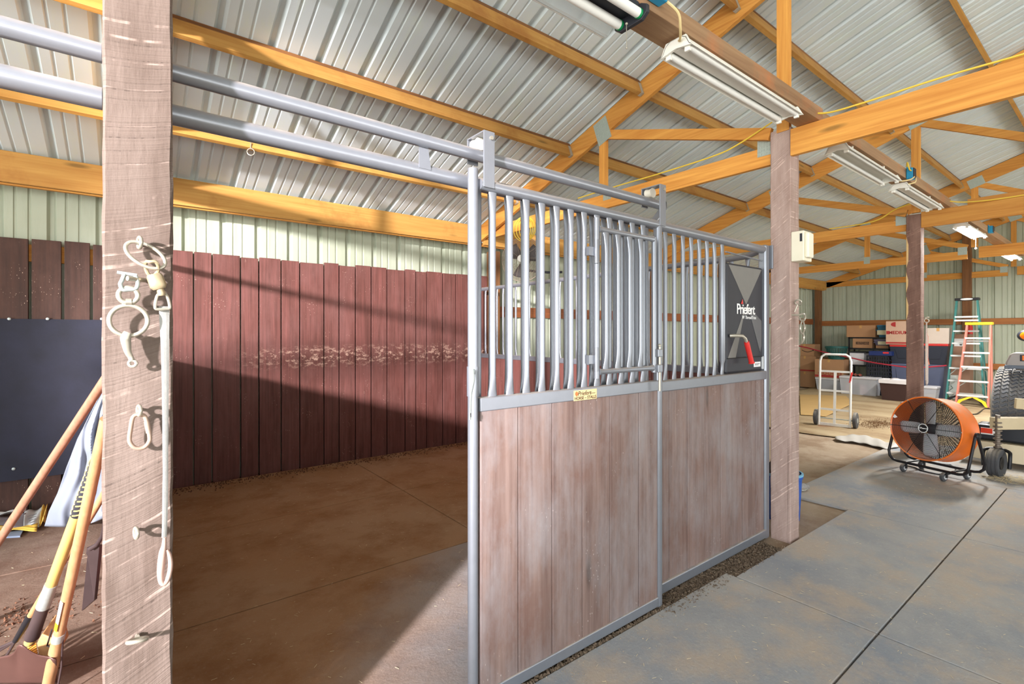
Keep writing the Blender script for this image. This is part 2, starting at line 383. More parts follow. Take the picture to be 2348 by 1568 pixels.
WPOST = wood('dark_wall_post', S(134, 92, 56), S(92, 60, 38), 'z')
post(3.95, 5.54, 2.6, WPOST, 'dark brown wall post behind the caged fan in the stall corner')
post(7.5, 5.54, 2.6, WPOST, 'brown wall post of the left wall far beyond the stall bars')
post(XB - .17, 5.5, 2.85, WPOST, 'dark brown corner post where the left wall meets the far wall')
post(XB - .16, 2.42, 3.78, WPOST, 'brown wall post behind the two stepladders', w=.15)
# splintered pale strips and a cleat on the rope post
t = thing('nailed_cleat', 'short weathered board nailed to the lower left side of the rope post', 'board', (7.38, 1.79, 0))
MB().box(7.405, 7.53, 1.772, 1.83, -.02, .62).build('board', POST1, t, bevel=.004)
SPL = plain('bare_split_wood', S(220, 186, 130), .8, 0, .15, 20)
mb = MB()
for (z0, z1, y) in ((2.25, 2.62, 1.765), (1.62, 1.9, 1.766), (1.95, 2.2, 1.768)):
    mb.prism([(7.392, y, z0), (7.392, y-.018, z0+.08), (7.392, y-.02, z1-.1), (7.392, y, z1)], (.01, .004, 0))
mb.build('split_strip', SPL, P2, label='pale splintered strip')
# ================================================================ planked stall walls
def planks(x0, seams, x1, y, z0, z1, name, lab, gap=.012, m=PLANK):
    mb = MB(); rnd = random.Random(lab); e = [x0] + seams + [x1]
    for a, b in zip(e[:-1], e[1:]):
        zt = z1 + rnd.uniform(-.012, .012); yy = y + rnd.uniform(-.003, .003)
        mb.box(a + gap / 2, b - gap / 2, yy, yy + .036, z0, zt)
    o = mb.build(name, m, bevel=.003); return tag(o, lab, 'plank wall')
sx = [.30, .478, .632, .88, 1.049, 1.264, 1.452, 1.71, 1.878]
rnd = random.Random(3); x = 1.878
while x < 3.7: x += rnd.choice((.15, .19, .2, .235)); sx.append(x)
planks(.03, sx[:-1], 3.94, 5.64, -.03, 2.245, 'plank_lining', 'dark red-brown vertical plank wall at the back of the open stall')
sl = [-1.75, -1.52, -1.3, -1.1, -.88, -.66, -.459, -.274]
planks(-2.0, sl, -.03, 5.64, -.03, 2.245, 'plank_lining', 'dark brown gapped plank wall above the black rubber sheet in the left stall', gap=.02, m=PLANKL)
mb = MB(); mb.box(-2.0, -.03, 5.678, 5.715, 2.06, 2.2); tag(mb.build('wall_girt', W['x']), 'amber board showing through the gaps of the left stall planks', 'board')
t = MB().grid(lambda u, v: V((-2.3 + 2.24*u, 5.622 + .004*math.sin(9*u)*v, .27 + 1.31*v)), 24, 12).build('rubber_wall_sheet', WMAT, None, solid=.012)
tag(t, 'dark blue-black rubber sheet fixed to the planks of the left stall', 'rubber sheet')
for px in (21, 109, 233): MB().ball(onY(px, 731, 5.612), .012, 10, (1, .4, 1)).build('bolt_head', GALV, t)
MB().ball(onY(31, 1075, 5.612), .012, 10, (1, .4, 1)).build('bolt_head', GALV, t)
# partition between the two stalls (edge-on behind the near post)
t = thing('stall_partition', 'plank partition with a top rail behind the pale near post', 'partition', (0, 3.6, 0))
mb = MB(); y = 1.72
while y < 5.55: mb.box(-.02, .02, y, y + .186, .0, 1.29); y += .19
mb.build('plank_panel', PLANK, t)
MB().tube([(0, 1.7, 2.14), (0, 5.6, 2.14)], .03).build('top_rail', STEEL, t)
# ================================================================ trusses
GUS = plain('nail_plate', S(176, 188, 180), .5, .4, .25, 90, .001)
def plate(xf, y, z, w, h, rot, par, dy=0):
    mb = MB(); c, s = math.cos(rot), math.sin(rot)
    q = [V((xf, y + a*c - b*s, z + a*s + b*c)) for a, b in ((-w/2,-h/2), (w/2,-h/2), (w/2,h/2), (-w/2,h/2))]
    mb.prism(q, (-.0022, 0, 0))
    k = int(w / .02)
    for i in range(k):
        for j in range(int(h / .028)):
            a, b = -w/2 + .01 + i*.02, -h/2 + .014 + j*.028
            p = V((xf - .0035, y + a*c - b*s, z + a*s + b*c)); mb.hexa([p + V((dx, (dy_*c - dz*s), (dy_*s + dz*c))) for dx in (-.0008, .0008) for (dy_, dz) in ((-.003,-.009), (.003,-.009), (.003,.009), (-.003,.009))][0:4] + [p + V((.0015, (dy_*c - dz*s), (dy_*s + dz*c))) for (dy_, dz) in ((-.003,-.009), (.003,-.009), (.003,.009), (-.003,.009))])
    return mb.build('nail_plate', GUS, par)
def truss(xt, yp, lab, xl=None, full=True, T=.04):
    xl = xt if xl is None else xl
    r = thing('roof_truss', lab, 'truss', (xt, yp, 2.71)); pit = math.atan(.337)
    def member(name, ya, za, yb, zb, w, x=xt, m='y'):
        return MB().beam((x + T/2, ya, za), (x + T/2, yb, zb), T, w, (0, -math.sin(math.atan2(zb-za, yb-ya)), math.cos(math.atan2(zb-za, yb-ya)))).build(name, W[m], r, bevel=.002)
    cw = .19; oz = -.1 / math.cos(pit) - .004
    member('top_chord', 5.66, roofz(5.66) + oz, RY, roofz(RY) + oz, cw)
    member('top_chord', -6.4, roofz(-6.4) + oz, RY, roofz(RY) + oz, cw)
    lo = member('bottom_chord', 5.66, 2.778, yp + .14, 2.778, .14, xl)
    member('bottom_chord', yp - .002, 2.805, -6.4, 2.805, .186)
    zt = lambda y: roofz(y) - .2
    yv = 3.27
    member('web_post', yv, 2.85, yv, zt(yv), .085, xt, 'z'); member('web_post', yp + .05, 2.9, yp + .05, zt(yp), .085, xt + .002, 'z')
    member('web_brace', yv - .06, zt(yv) - .01, yp + .14, 2.91, .085)
    member('web_brace', yp, zt(yp) + .0, RY + .03, 2.93, .085)
    member('web_post', RY, 2.9, RY, zt(RY), .085, xt, 'z')
    plate(xt - .001, yv - .0, zt(yv) + .04, .17, .24, -pit, r); plate(xt - .001, yp + .03, zt(yp) + .04, .2, .15, -pit, r)
    plate(xl - .001, yp + .2, 2.85, .12, .13, 0, r); plate(xl - .001, yv, 2.85, .1, .13, 0, r)
    plate(xt - .001, RY + .02, 2.86, .2, .13, 0, r); plate(xl - .001, 5.45, 2.8, .14, .15, 0, r)
    return r
truss(-.02, 1.58, 'roof truss seen edge-on directly above the pale near post')
T1 = truss(3.66, 1.53, 'nearest amber roof truss meeting the post with the white box', xl=3.73)
truss(7.40, 1.63, 'second amber roof truss meeting the post with the hanging rope', xl=7.47)
truss(11.15, 1.7, 'third amber roof truss seen beyond the rope post')
truss(XB - .06, 1.7, 'farthest roof truss fixed against the pale metal end wall')
# yellow cable on the trusses
def cable(pts, r, m, name, lab, cat='cable', n=6):
    P = [V(p) for p in pts]; out = []
    for i in range(len(P) - 1):
        p0, p1, p2, p3 = P[max(0, i-1)], P[i], P[i+1], P[min(len(P)-1, i+2)]
        for k in range(6):
            t = k / 6; out.append(.5*((2*p1) + (p2-p0)*t + (2*p0-5*p1+4*p2-p3)*t*t + (3*p1-p0-3*p2+p3)*t**3))
    out.append(P[-1]); mb = MB().tube(out, r, n); o = mb.build(name, m, None, smooth=True)
    if lab: tag(o, lab, cat)
    return o
cable([(3.66, 3.6, 2.86), (3.66, 3.1, 2.865), (3.66, 2.6, 2.862), (3.655, 2.1, 2.87), (3.65, 1.9, 2.9), (3.65, 1.66, 2.98), (3.63, 1.5, 3.02), (3.64, 1.32, 2.93), (3.655, 1.1, 2.92), (3.67, .7, 2.93), (3.68, .3, 2.92), (3.68, -.5, 2.91)], .006, YELC, 'power_cable', 'thin yellow cable running along the top of the nearest truss')
cable([(7.41, 2.6, 2.86), (7.4, 2.1, 2.87), (7.38, 1.85, 2.98), (7.36, 1.55, 3.02), (7.37, 1.25, 2.93), (7.4, .9, 2.91), (7.41, .4, 2.93)], .007, YELC, 'power_cable', 'thin yellow cable running along the top of the second truss')
mb = MB()
for k in range(4): mb.ring((3.64, 4.42 + .012*k, 2.68), (1, .25*k - .3, .1), .12 + .008*k, .005, 28, 6)
tag(mb.build('cable_coil', YELC, None, smooth=True), 'coil of yellow cable hanging from the nearest truss behind the door bars', 'cable')
# ================================================================ purlins, eave headers
pit = math.atan(.337); NB = V((0, math.sin(pit), math.cos(pit))); TB = V((0, -math.cos(pit), math.sin(pit)))
bays = [(-3.7, -.022, 'over the left stall'), (.022, 3.655, 'over the open stall'), (3.705, 7.395, 'between the nearest and second trusses'), (7.445, 11.145, 'between the second and third trusses'), (11.195, XB - .07, 'between the third truss and the end wall')]
STAIN = wood('mould_stained_edge', S(150, 100, 56), S(70, 44, 26), 'x', knots=False, stainy=S(60, 38, 24))
rows = [(4.60, 'lowest roof purlin'), (3.69, 'second purlin up from the eave'), (2.79, 'third purlin up from the eave'), (1.90, 'fourth purlin up from the eave'), (.98, 'fifth purlin up from the eave')]
for (yy, rl) in rows:
    zb = 4.5585 - .337 * yy
    for (xa, xb_, bl) in bays:
        if yy < 2 and xa < 0 or (yy < 1 and xa < 1): continue
        r = thing('roof_purlin', 'amber ' + rl + ' ' + bl, 'purlin', (xa, yy, zb), 'roof purlins')
        p = V((0, yy, zb)); h = .142
        c = [p - TB*.019, p + TB*.019, p + TB*.019 + NB*h, p - TB*.019 + NB*h]
        MB().hexa([(xa, q.y, q.z) for q in c] + [(xb_, q.y, q.z) for q in c]).build('board', WP, r, bevel=.002)
        st = MB()
        for sgn in (-1, 1):
            q = [p + TB*(.0185*sgn) + NB*(h - .03), p + TB*(.0202*sgn) + NB*(h - .026), p + TB*(.0202*sgn) + NB*h, p + TB*(.0185*sgn) + NB*h]
            st.hexa([(xa + .004, k.y, k.z) for k in q] + [(xb_ - .004, k.y, k.z) for k in q])
        st.build('stained_edge', STAIN, r)
        for xe, s in ((xa, 1), (xb_, -1)):
            mb = MB(); e0, e1 = sorted((xe, xe + s*.035))
            for sgn in (-1, 1):
                q = [p + TB*(.020*sgn) , p + TB*(.0225*sgn), p + TB*(.0225*sgn) + NB*.11, p + TB*(.020*sgn) + NB*.11]
                mb.hexa([(e0, k.y, k.z) for k in q] + [(e1, k.y, k.z) for k in q])
            q = [p - TB*.0225 - NB*.003, p + TB*.0225 - NB*.003, p + TB*.0225, p - TB*.0225]
            mb.hexa([(e0, k.y, k.z) for k in q] + [(e1, k.y, k.z) for k in q])
            mb.build('joist_hanger', GALV, r)
for (xa, xb_, bl) in bays:
    r = thing('eave_header', 'deep amber header board at the eave ' + bl, 'header board', (xa, 5.4, 2.63), 'eave headers')
    MB().box(xa, xb_, 5.38, 5.42, 2.63, 2.872).build('board', WP, r, bevel=.003)
    MB().box(xa, xb_, 5.425, 5.465, 2.62, 2.66).build('ledger', W['x'], r, bevel=.002)
# girts on the metal walls
def girt(b, lab): tag(MB().box(*b).build('wall_girt', W['x'] if b[1]-b[0] > 1 else W['y'], None, bevel=.002), lab, 'girt', 'wall girts')
GIRTW = wood('brown_girt', S(150, 92, 54), S(110, 62, 36), 'x'); GIRTY = wood('brown_girt_across', S(176, 116, 64), S(134, 80, 44), 'y')
def girt2(b, m, lab): tag(MB().box(*b).build('wall_girt', m, None, bevel=.002), lab, 'girt', 'wall girts')
girt2((4.1, 7.49, 5.66, 5.70, 1.69, 1.84), GIRTW, 'red-brown rail on the metal left wall seen through the door bars')
girt2((7.65, XB - .2, 5.66, 5.70, 1.69, 1.84), GIRTW, 'brown rail on the metal left wall beyond the second stall')
girt2((4.1, 7.49, 5.66, 5.70, .66, .8), GIRTW, 'low brown rail on the metal left wall seen through the door bars')
girt2((XB - .05, XB - .01, 2.58, 5.5, 1.65, 1.785), GIRTY, 'brown rail across the end wall above the storage boxes')
girt2((XB - .05, XB - .01, -6, 2.41, 1.65, 1.785), GIRTY, 'brown rail across the end wall right of the stepladders')
girt2((XB - .05, XB - .01, 2.58, 5.5, .64, .775), GIRTY, 'low brown rail across the end wall behind the storage boxes')
girt2((XB - .05, XB - .01, -6, 2.41, .64, .775), GIRTY, 'low brown rail across the end wall behind the tractor tyre')
# lamp header along the post row
def hdr(xa, xb_, y0, z0, lab):
    tag(MB().box(xa, xb_, y0, y0 + .145, z0, z0 + .092).build('lamp_beam', WB, None, bevel=.003), lab, 'beam')
hdr(-1.5, 3.72, 1.344, 2.9, 'long flat beam above the aisle carrying the nearest strip lights')
hdr(3.725, 7.4, 1.36, 2.9, 'weathered beam carrying the middle two strip lights')
hdr(7.405, 13.2, 1.38, 2.9, 'farthest beam carrying the two lit strip lights')
t = thing('scrap_board', 'short offcut board lying on top of the second truss', 'board', (7.42, 1.2, 2.9))
MB().box(7.402, 7.438, .78, 1.22, 2.9, 2.96).build('board', W['y'], t, bevel=.002)
# ================================================================ stall fronts
def bar(x, y, z0, z1, par, r=.0125, m=STEEL):
    mb = MB(); zs = [(z0, .021, .005), (z0+.012, .0205, .006), (z0+.04, .0165, .0098), (z0+.075, .0132, .0122), (z0+.1, r, r), (z1-.1, r, r), (z1-.07, .0135, .0118), (z1-.035, .017, .009), (z1-.01, .0195, .006), (z1, .02, .005)]
    n = 14; vs = []; fs = []
    for (z, a, b) in zs:
        for k in range(n):
            q = 2*math.pi*k/n; vs.append((x + math.cos(q)*a, y + math.sin(q)*b, z))
    for i in range(len(zs)-1):
        for k in range(n): fs.append((i*n+k, i*n+(k+1) % n, (i+1)*n+(k+1) % n, (i+1)*n+k))
    mb.add(vs, fs); return mb.build('bar', m, par, smooth=True)
def bar_y(y, x, z0, z1, par, r=.0125):
    o = bar(0, 0, z0, z1, None); me = o.data; off = V((0,0,0)); q = par
    while q.type != 'EMPTY': q = q.parent
    off = q.location
    for v in me.vertices: a, b, c = v.co; v.co = V((x + b, y + a, c)) - off
    o.parent = par; return o
def boards(seams, y, z0, z1, par, m=DOORW, th=.03, gap=.004):
    mb = MB(); rnd = random.Random(len(seams) + y)
    for a, b in zip(seams[:-1], seams[1:]):
        j = rnd.uniform(-.0015, .0015); mb.box(a + gap/2, b - gap/2, y + j, y + th + j, z0, z1)
    return mb.build('plank_panel', m, par, bevel=.0025)
# ---- fixed front of the open stall
YF = 1.69
f = thing('barred_stall_panel', 'grey steel bar stall front with plank base and feeder behind the sliding door', 'stall front', (2.4, YF, 0))
MB().tube([(.09, YF, 2.087), (3.6, YF, 2.066)], .0285, 16).build('header_tube', STEEL, f, smooth=True)
tr = MB().tube([(.09, 1.665, 2.196), (2.34, 1.665, 2.182), (2.36, 1.665, 2.181)], .0245, 16).build('track_tube', STEEL, f, smooth=True)
mb = MB()
for x in (.85, ): mb.prism([(x, 1.66, 2.085), (x+.05, 1.66, 2.085), (x+.04, 1.67, 2.18), (x+.005, 1.67, 2.18)], (0, .006, 0))
mb.build('standoff_bracket', STEEL, tr)
e = 2.36
MB().prism([(e, 1.64, 2.2), (e+.006, 1.64, 2.2), (e+.006, 1.69, 2.2), (e, 1.69, 2.2)], (.0, 0, -.045)).hexa([(e+.004, 1.64, 2.158), (e+.01, 1.64, 2.158), (e+.01, 1.69, 2.158), (e+.004, 1.69, 2.158), (e, 1.64, 2.2), (e+.006, 1.64, 2.2), (e+.006, 1.69, 2.2), (e, 1.69, 2.2)]).hexa([(e-.06, 1.66, 2.085), (e-.053, 1.66, 2.085), (e-.053, 1.712, 2.085), (e-.06, 1.712, 2.085), (e-.0, 1.64, 2.165), (e+.008, 1.64, 2.165), (e+.008, 1.69, 2.165), (e, 1.69, 2.165)]).build('end_bracket', STEEL, tr)
MB().box(3.585, 3.645, 1.66, 1.72, -.01, 2.1).build('end_post', STEEL, f, bevel=.012)
MB().box(3.655, 3.666, 1.645, 1.7, 1.93, 2.1).build('mounting_flange', STEEL, f, bevel=.002)
MB().box(1.12, 3.6, YF - .03, YF + .03, 1.135, 1.195).build('mid_rail', STEEL, f, bevel=.006)
MB().box(1.12, 3.6, YF - .03, YF + .03, .0, .06).build('bottom_rail', STEEL, f, bevel=.006)
MB().box(1.1, 1.14, YF - .02, YF + .02, -.01, 2.08).build('jamb_post', STEEL, f, bevel=.008)
boards([1.14, 1.32, 1.51, 1.70, 1.89, 2.08, 2.26, 2.44, 2.624, 2.806, 3.003, 3.28, 3.464, 3.585], YF - .015, .055, 1.14, f)
for k in range(22):
    x = 1.2 + .0875 * k
    if x < 3.0: bar(x, YF, 1.193, 2.05, f)
bar(3.045, YF, 1.193, 2.05, f, .02)
# feeder
fd = MB().box(3.075, 3.57, YF - .012, YF + .05, 1.2, 1.93).build('feeder_panel', DKPL, f, bevel=.012, label='dark plastic feeder panel')
FG = plain('grey_feeder_facet', S(98, 98, 100), .6, 0, .1); FL = plain('light_feeder_facet', S(118, 116, 112), .6, 0, .1)
yf = YF - .0125; xm, zm = 3.33, 1.66
def tri(p, m, d=.002): MB().prism([(a, yf, b) for a, b in p], (0, -d, 0)).build('moulded_facet', m, fd)
tri([(3.10, 1.915), (3.55, 1.915), (xm, zm)], FL); tri([(3.10, 1.38), (3.10, 1.86), (xm - .01, zm)][::-1] if 0 else [(3.09, 1.30), (3.19, 1.30), (xm - .01, zm - .02)], FL); tri([(3.53, 1.33), (3.55, 1.38), (3.55, 1.55), (xm + .02, zm)], FG)
MB().box(3.085, 3.56, yf - .006, yf, 1.296, 1.302).build('seam_line', BLACKP, fd)
MB().box(3.553, 3.563, yf - .012, yf, 1.21, 1.30).build('side_strip', ALU, fd)
MF = lambda x, z, y=yf - .0035: frame((x, y, z), (1, 0, 0), (0, 0, 1))
text('Priefert', .098, MF(3.325, 1.625), WHITEK, 'logo_lettering', fd, bold=.0012, space=.86)
MB().prism([(3.255, yf - .004, 1.663), (3.285, yf - .004, 1.663), (3.275, yf - .004, 1.695)], (0, -.001, 0)).build('logo_triangle', RED, fd)
text('W ThreadTrax', .032, MF(3.37, 1.572), WHITEK, 'small_lettering', fd)
lb = MB().box(3.44, 3.535, yf - .002, yf, 1.228, 1.263).build('label_plate', WHITEK, fd); MB().box(3.452, 3.52, yf - .003, yf - .002, 1.248, 1.251).box(3.452, 3.505, yf - .003, yf - .002, 1.240, 1.243).build('label_print', BLACKP, lb)
h = MB().tube([(3.11, yf - .005, 1.448), (3.13, yf - .045, 1.449), (3.165, yf - .06, 1.447), (3.195, yf - .064, 1.43), (3.21, yf - .066, 1.40)], .011, 10).build('crank_handle', BRIGHT, fd, smooth=True)
MB().tube([(3.207, yf - .066, 1.408), (3.216, yf - .066, 1.39), (3.25, yf - .068, 1.312), (3.27, yf - .068, 1.272), (3.272, yf - .068, 1.266)], [.016, .0175, .0165, .0165, .021], 14).build('red_grip', RED, fd, smooth=True)
MB().tube([(3.09, YF, 2.0), (3.585, YF, 1.985)], .006, 8).build('feeder_rod', STEEL, f)
# ---- sliding door
YD = 1.605
d = thing('sliding_door', 'grey steel and plank sliding stall door with upper bars, slid open', 'stall door', (1.65, YD, 0))
xL, xR = 1.052, 2.236
MB().tube([(xL, YD, .0), (xL, YD, 2.105)], .0205, 20).ball((xL, YD, 2.105), .0205, 14, (1, 1, .35)).build('stile', STEEL, d, smooth=True)
MB().box(xR - .02, xR + .02, YD - .02, YD + .02, .0, 2.07).build('stile', STEEL, d, bevel=.012)
MB().tube([(xL + .03, YD, 2.052), (xR, YD, 2.048)], .0215, 18).build('top_tube', STEEL, d, smooth=True)
mr = MB().box(xL + .022, xR - .018, YD - .02, YD + .02, 1.160, 1.214).build('mid_rail', STEEL, d, bevel=.004)
MB().box(xL + .022, xR - .018, YD - .02, YD + .02, .012, .062).build('bottom_rail', STEEL, d, bevel=.004)
boards([1.078, 1.267, 1.457, 1.645, 1.835, 2.058, 2.216], YD - .014, .06, 1.162, d)
for k in range(12): bar(1.147 + .0875 * k, YD, 1.212, 2.034, d)
for x in (1.088, xR - .012):
    hb = MB().box(x, x + .052, YD - .024, YD - .017, 2.04, 2.262).build('hanger_bracket', STEEL, d, bevel=.0015)
    MB().box(x, x + .052, YD - .022, 1.705, 2.256, 2.262).box(x, x + .052, 1.699, 1.705, 2.16, 2.262).build('bracket_cap', STEEL, hb, bevel=.0015)
    MB().lathe([(.0, -.02), (.026, -.02), (.022, 0), (.026, .02), (0, .02)], (x + .026, 1.665, 2.232), (0, 1, 0), 24).build('roller', plain('nylon_roller', S(206, 200, 186), .5), hb, smooth=True)
    MB().lathe([(0, -.005), (.008, -.005), (.008, .004), (0, .004)], (x + .034, YD - .026, 2.236), (0, 1, 0), 12).build('bolt', BRIGHT, hb)
# latch
lt = MB().tube([(xL, YD, 1.222), (xL, YD, 1.337)], .0235, 20).build('latch_sleeve', STEEL, d, smooth=True)
mb = MB(); P = [(xL - .012, YD - .03, 1.318), (xL - .024, YD - .04, 1.318), (xL - .027, YD - .046, 1.285), (xL - .044, YD - .055, 1.24), (xL - .05, YD - .06, 1.19), (xL - .055, YD - .064, 1.145)]
mb.tube(P, [.01, .011, .0095, .0095, .0095, .0105], 8, flat=.45, sp=4); mb.build('latch_lever', GALV, d, smooth=True)
MB().box(xL - .057, xL - .0535, YD - .0715, YD - .069, 1.155, 1.17).build('lever_slot', BLACKP, d)
# sign
sg = onY(1315.5, 905, YD - .021); x0 = sg.x; x1 = onY(1368, 900, YD - .021).x
SGN = plain('tan_sign', S(228, 198, 146), .5, 0, .08)
so = MB().box(x0, x1, YD - .0225, YD - .0205, 1.159, 1.206).build('name_plate', SGN, d, bevel=.0004, label='tan maker plate reading HORSE STALLS')
ys = YD - .0228; INK = plain('brown_ink', S(66, 46, 30), .7); w = x1 - x0; xc = (x0 + x1) / 2
text('HORSE ~ STALLS', w * .128, frame((xc, ys, 1.169), (1, 0, 0), (0, 0, 1)), INK, 'plate_lettering', so, bold=.0004, ext=.0003)
text('Priefert', w * .19, frame((xc - .008, ys, 1.190), (1, 0, 0), (0, 0, 1)), INK, 'plate_script', so, bold=.0002, shear=.25, ext=.0003)
MB().box(xc + .028, xc + .064, ys - .0004, ys, 1.186, 1.1885).build('plate_flourish', INK, so)
MB().prism([(x0 + .017 + .010*math.cos(q), ys, 1.190 + .0125*math.sin(q)) for q in (math.pi/2, math.pi/6, -.2, -math.pi/2, math.pi + .2, 5*math.pi/6)], (0, -.0004, 0)).build('plate_emblem', plain('emblem_orange', S(216, 110, 60)), so)
# hay window
YH = YD - .035
hw = MB().tube([(1.717, YH, 1.255), (1.717, YH, 2.005)], .0135, 14).tube([(2.155, YH, 1.262), (2.155, YH, 1.965)], .0135, 14).build('hay_window', STEEL, d, smooth=True, label='small hinged feed window within the bars')
for z in (1.955, 1.285): MB().tube([(1.728, YH, z), (1.75, YH, z), (2.12, YH, z), (2.145, YH, z)], [.02, .0125, .0125, .018], 12, flat=.8).build('window_rail', STEEL, hw, smooth=True)
for k in range(4):
    o = bar(1.784 + .0865 * k, YH, 1.292, 1.95, d); o.parent = hw; o.name = 'window_bar'
for z in (1.845, 1.345):
    MB().tube([(1.702, YH - .012, z - .055), (1.702, YH - .012, z + .055)], .0095, 12).box(1.66, 1.702, YH - .006, YH + .012, z - .02, z + .02).build('hinge', STEEL, hw, smooth=True)
MB().tube([(2.175, YH - .02, 1.165), (2.175, YH - .02, 1.40)], .0065, 10).ball((2.175, YH - .02, 1.402), .009).build('drop_pin', BRIGHT, hw, smooth=True)
for z in (1.365, 1.285): MB().box(2.15, 2.187, YH - .032, YH + .005, z - .022, z + .018).build('pin_keeper', STEEL, hw, bevel=.003)
# ---- header and track passing the near post into the left stall
l = thing('stall_header', 'dusty steel track and header tubes of the stall left of the near post', 'stall header', (-1.6, YF, 2.1))
MB().tube([(-3.4, YF, 2.099), (-.06, YF, 2.087)], .0285, 16).build('header_tube', STEEL, l, smooth=True)
MB().tube([(-3.4, 1.665, 2.203), (-.06, 1.665, 2.196)], .0245, 16).build('track_tube', STEEL, l, smooth=True)
# ---- barred partition on the far side of the open stall
XP = 3.72
p = thing('stall_partition', 'grey bar and plank partition on the far side of the open stall', 'partition', (XP, 3.5, 0))
MB().tube([(3.63, 1.7, 2.075), (XP - .02, 1.85, 2.05), (XP, 2.0, 2.047), (XP, 5.5, 2.047)], .024, 14).build('top_rail', STEEL, p, smooth=True)
MB().box(XP - .025, XP + .025, 1.74, 5.55, 1.135, 1.19).build('mid_rail', STEEL, p, bevel=.005)
MB().box(XP - .025, XP + .025, 1.74, 5.55, .03, .085).build('bottom_rail', STEEL, p, bevel=.005)
mb = MB(); y = 1.78
while y < 5.5: mb.box(XP - .015, XP + .015, y, y + .186, .08, 1.14); y += .19
mb.build('plank_panel', PLANK, p, bevel=.002)
for k in range(29): bar_y(1.86 + .13 * k, XP, 1.188, 2.035, p, .0105)
# ================================================================ hardware on the near post
def H(px, py, out=.02): return onY(px, py, 1.53 - out)
def eyebolt(px, py, lab, axis=(1, .25, 0), R=.0125, r=.0042, out=.03):
    t = thing('eye_bolt', lab, 'eye bolt', H(px, py, 0), 'eye bolts on the near post')
    c = H(px, py, out)
    MB().ring(c, axis, R, r, 32, 14).build('eye', BRIGHT, t, smooth=True)
    b = H(px, py, -.01); b.x, b.z = c.x, c.z
    MB().tube([(c.x, c.y + R, c.z), (c.x, 1.525, c.z)], r * .95, 8).build('shank', BRIGHT, t, smooth=True)
    return t
eyebolt(320, 556, 'zinc eye bolt at the top of the near post holding the oval ring', R=.013)
# oval ring
t = thing('oval_ring', 'large oval steel ring hanging from the topmost eye bolt of the near post', 'ring', H(333, 583, .035))
c = H(334, 585, .033); u = V((.84, -.12, -.54)).normalized(); w = V((.5, .25, .83)).normalized()
MB().tube([c + u*(math.cos(q)*.044) + w*(math.sin(q)*.026) for q in [2*math.pi*k/40 for k in range(40)]], .0044, 10, closed=True).build('ring', BRIGHT, t, smooth=True)
# lead strap with swivel
BRZ = plain('bronze_swivel', S(176, 160, 130), .4, .5, .15, 40); WEB = plain('grey_webbing', S(150, 150, 146), .85, 0, .2, 90, .0008)
t = thing('lead_strap', 'worn grey webbing lead strap hanging from the oval ring down the near post', 'strap', H(375, 900, .02))
MB().tube([H(334, 607, .036), H(336, 600, .045), H(344, 600, .05), H(356, 600, .05), H(363, 610, .045), H(362, 622, .036), H(352, 632, .03), H(341, 630, .028), H(335, 618, .03)], .0042, 8, closed=True, sp=5).build('snap_eye', BRZ, t, smooth=True)
a, b = H(352, 628, .034), H(366, 663, .034)
MB().tube([a, a.lerp(b, .15), a.lerp(b, .8), b], [.014, .0175, .018, .013], 10, flat=.7).build('swivel_body', BRZ, t, smooth=True, bevel=.001)
MB().tube([H(366, 660, .034), H(370, 672, .034), H(371, 678, .034)], [.007, .009, .007], 10).build('swivel_neck', BRZ, t, smooth=True)
MB().tube([H(x, y, .03) for x, y in ((362, 676), (357, 690), (356, 706), (364, 709), (381, 708), (389, 706), (387, 690), (381, 676), (371, 672))], .0036, 8, closed=True, sp=5).build('strap_loop', BRIGHT, t, smooth=True)
L = [(703, 364, 386), (712, 365, 388), (735, 366, 388), (790, 369, 387), (850, 371, 386.5), (910, 372, 386), (970, 373, 385.5), (1034, 373.5, 385), (1080, 374, 385), (1140, 373, 384.5), (1200, 372.5, 383), (1232, 371.5, 381)]
def sfn(u, v):
    i = u * (len(L) - 1); k = min(int(i), len(L) - 2); f = i - k
    y, xl, xr = [L[k][m] * (1 - f) + L[k+1][m] * f for m in range(3)]
    return H(xl + (xr - xl) * v, y, .022 - .006 * abs(v - .4) + .002 * math.sin(30 * u))
MB().grid(sfn, 66, 3).build('webbing', WEB, t, solid=.003)
PINKC = plain('pale_pink_clip', S(176, 146, 134), .5, 0, .1, 40)
MB().tube([H(x, y, .02) for x, y in ((377, 1232), (376, 1250), (373, 1265), (370, 1290), (368, 1315), (370, 1334), (377, 1338), (384, 1328), (389, 1312), (391, 1292), (388, 1272), (382, 1260))], [.004, .0055, .008, .0085, .0075, .006, .006, .006, .0055, .0055, .005, .004], 10, sp=4).build('end_clip', PINKC, t, smooth=True)
# shackle and bit
t = thing('hook_bolt', 'long hook bolt sticking out of the near post above the bit', 'bolt', H(330, 640, 0))
c0 = H(292, 638, .055); MB().tube([c0, H(312, 640, .045), V((H(338, 642, .01).x, 1.535, H(338, 642, .01).z))], .0058, 10).build('bolt', BRIGHT, t, smooth=True)
t = thing('horse_bit', 'steel ring bit with a curved mouthpiece hanging on the near post', 'bit', H(295, 735, .03))
mb = MB(); o_ = .045
mb.tube([H(286, 627, o_), H(280, 642, o_), H(276, 652, o_), H(282, 664, o_), H(294, 664, o_), H(311, 662, o_), H(316, 650, o_), H(313, 638, o_), H(310, 630, o_)], .0045, 10, sp=5)
mb.tube([H(268, 624, o_), H(314, 631, o_)], .004, 8); mb.build('shackle', GALV, t, smooth=True)
MB().ring(H(294, 677, .04), (.1, 1, .1), .0185, .0055, 28, 10).build('small_ring', BRIGHT, t, smooth=True)
MB().tube([H(288, 692, .038), H(302, 692, .038)], .0085, 10).build('ring_joint', BRIGHT, t, smooth=True)
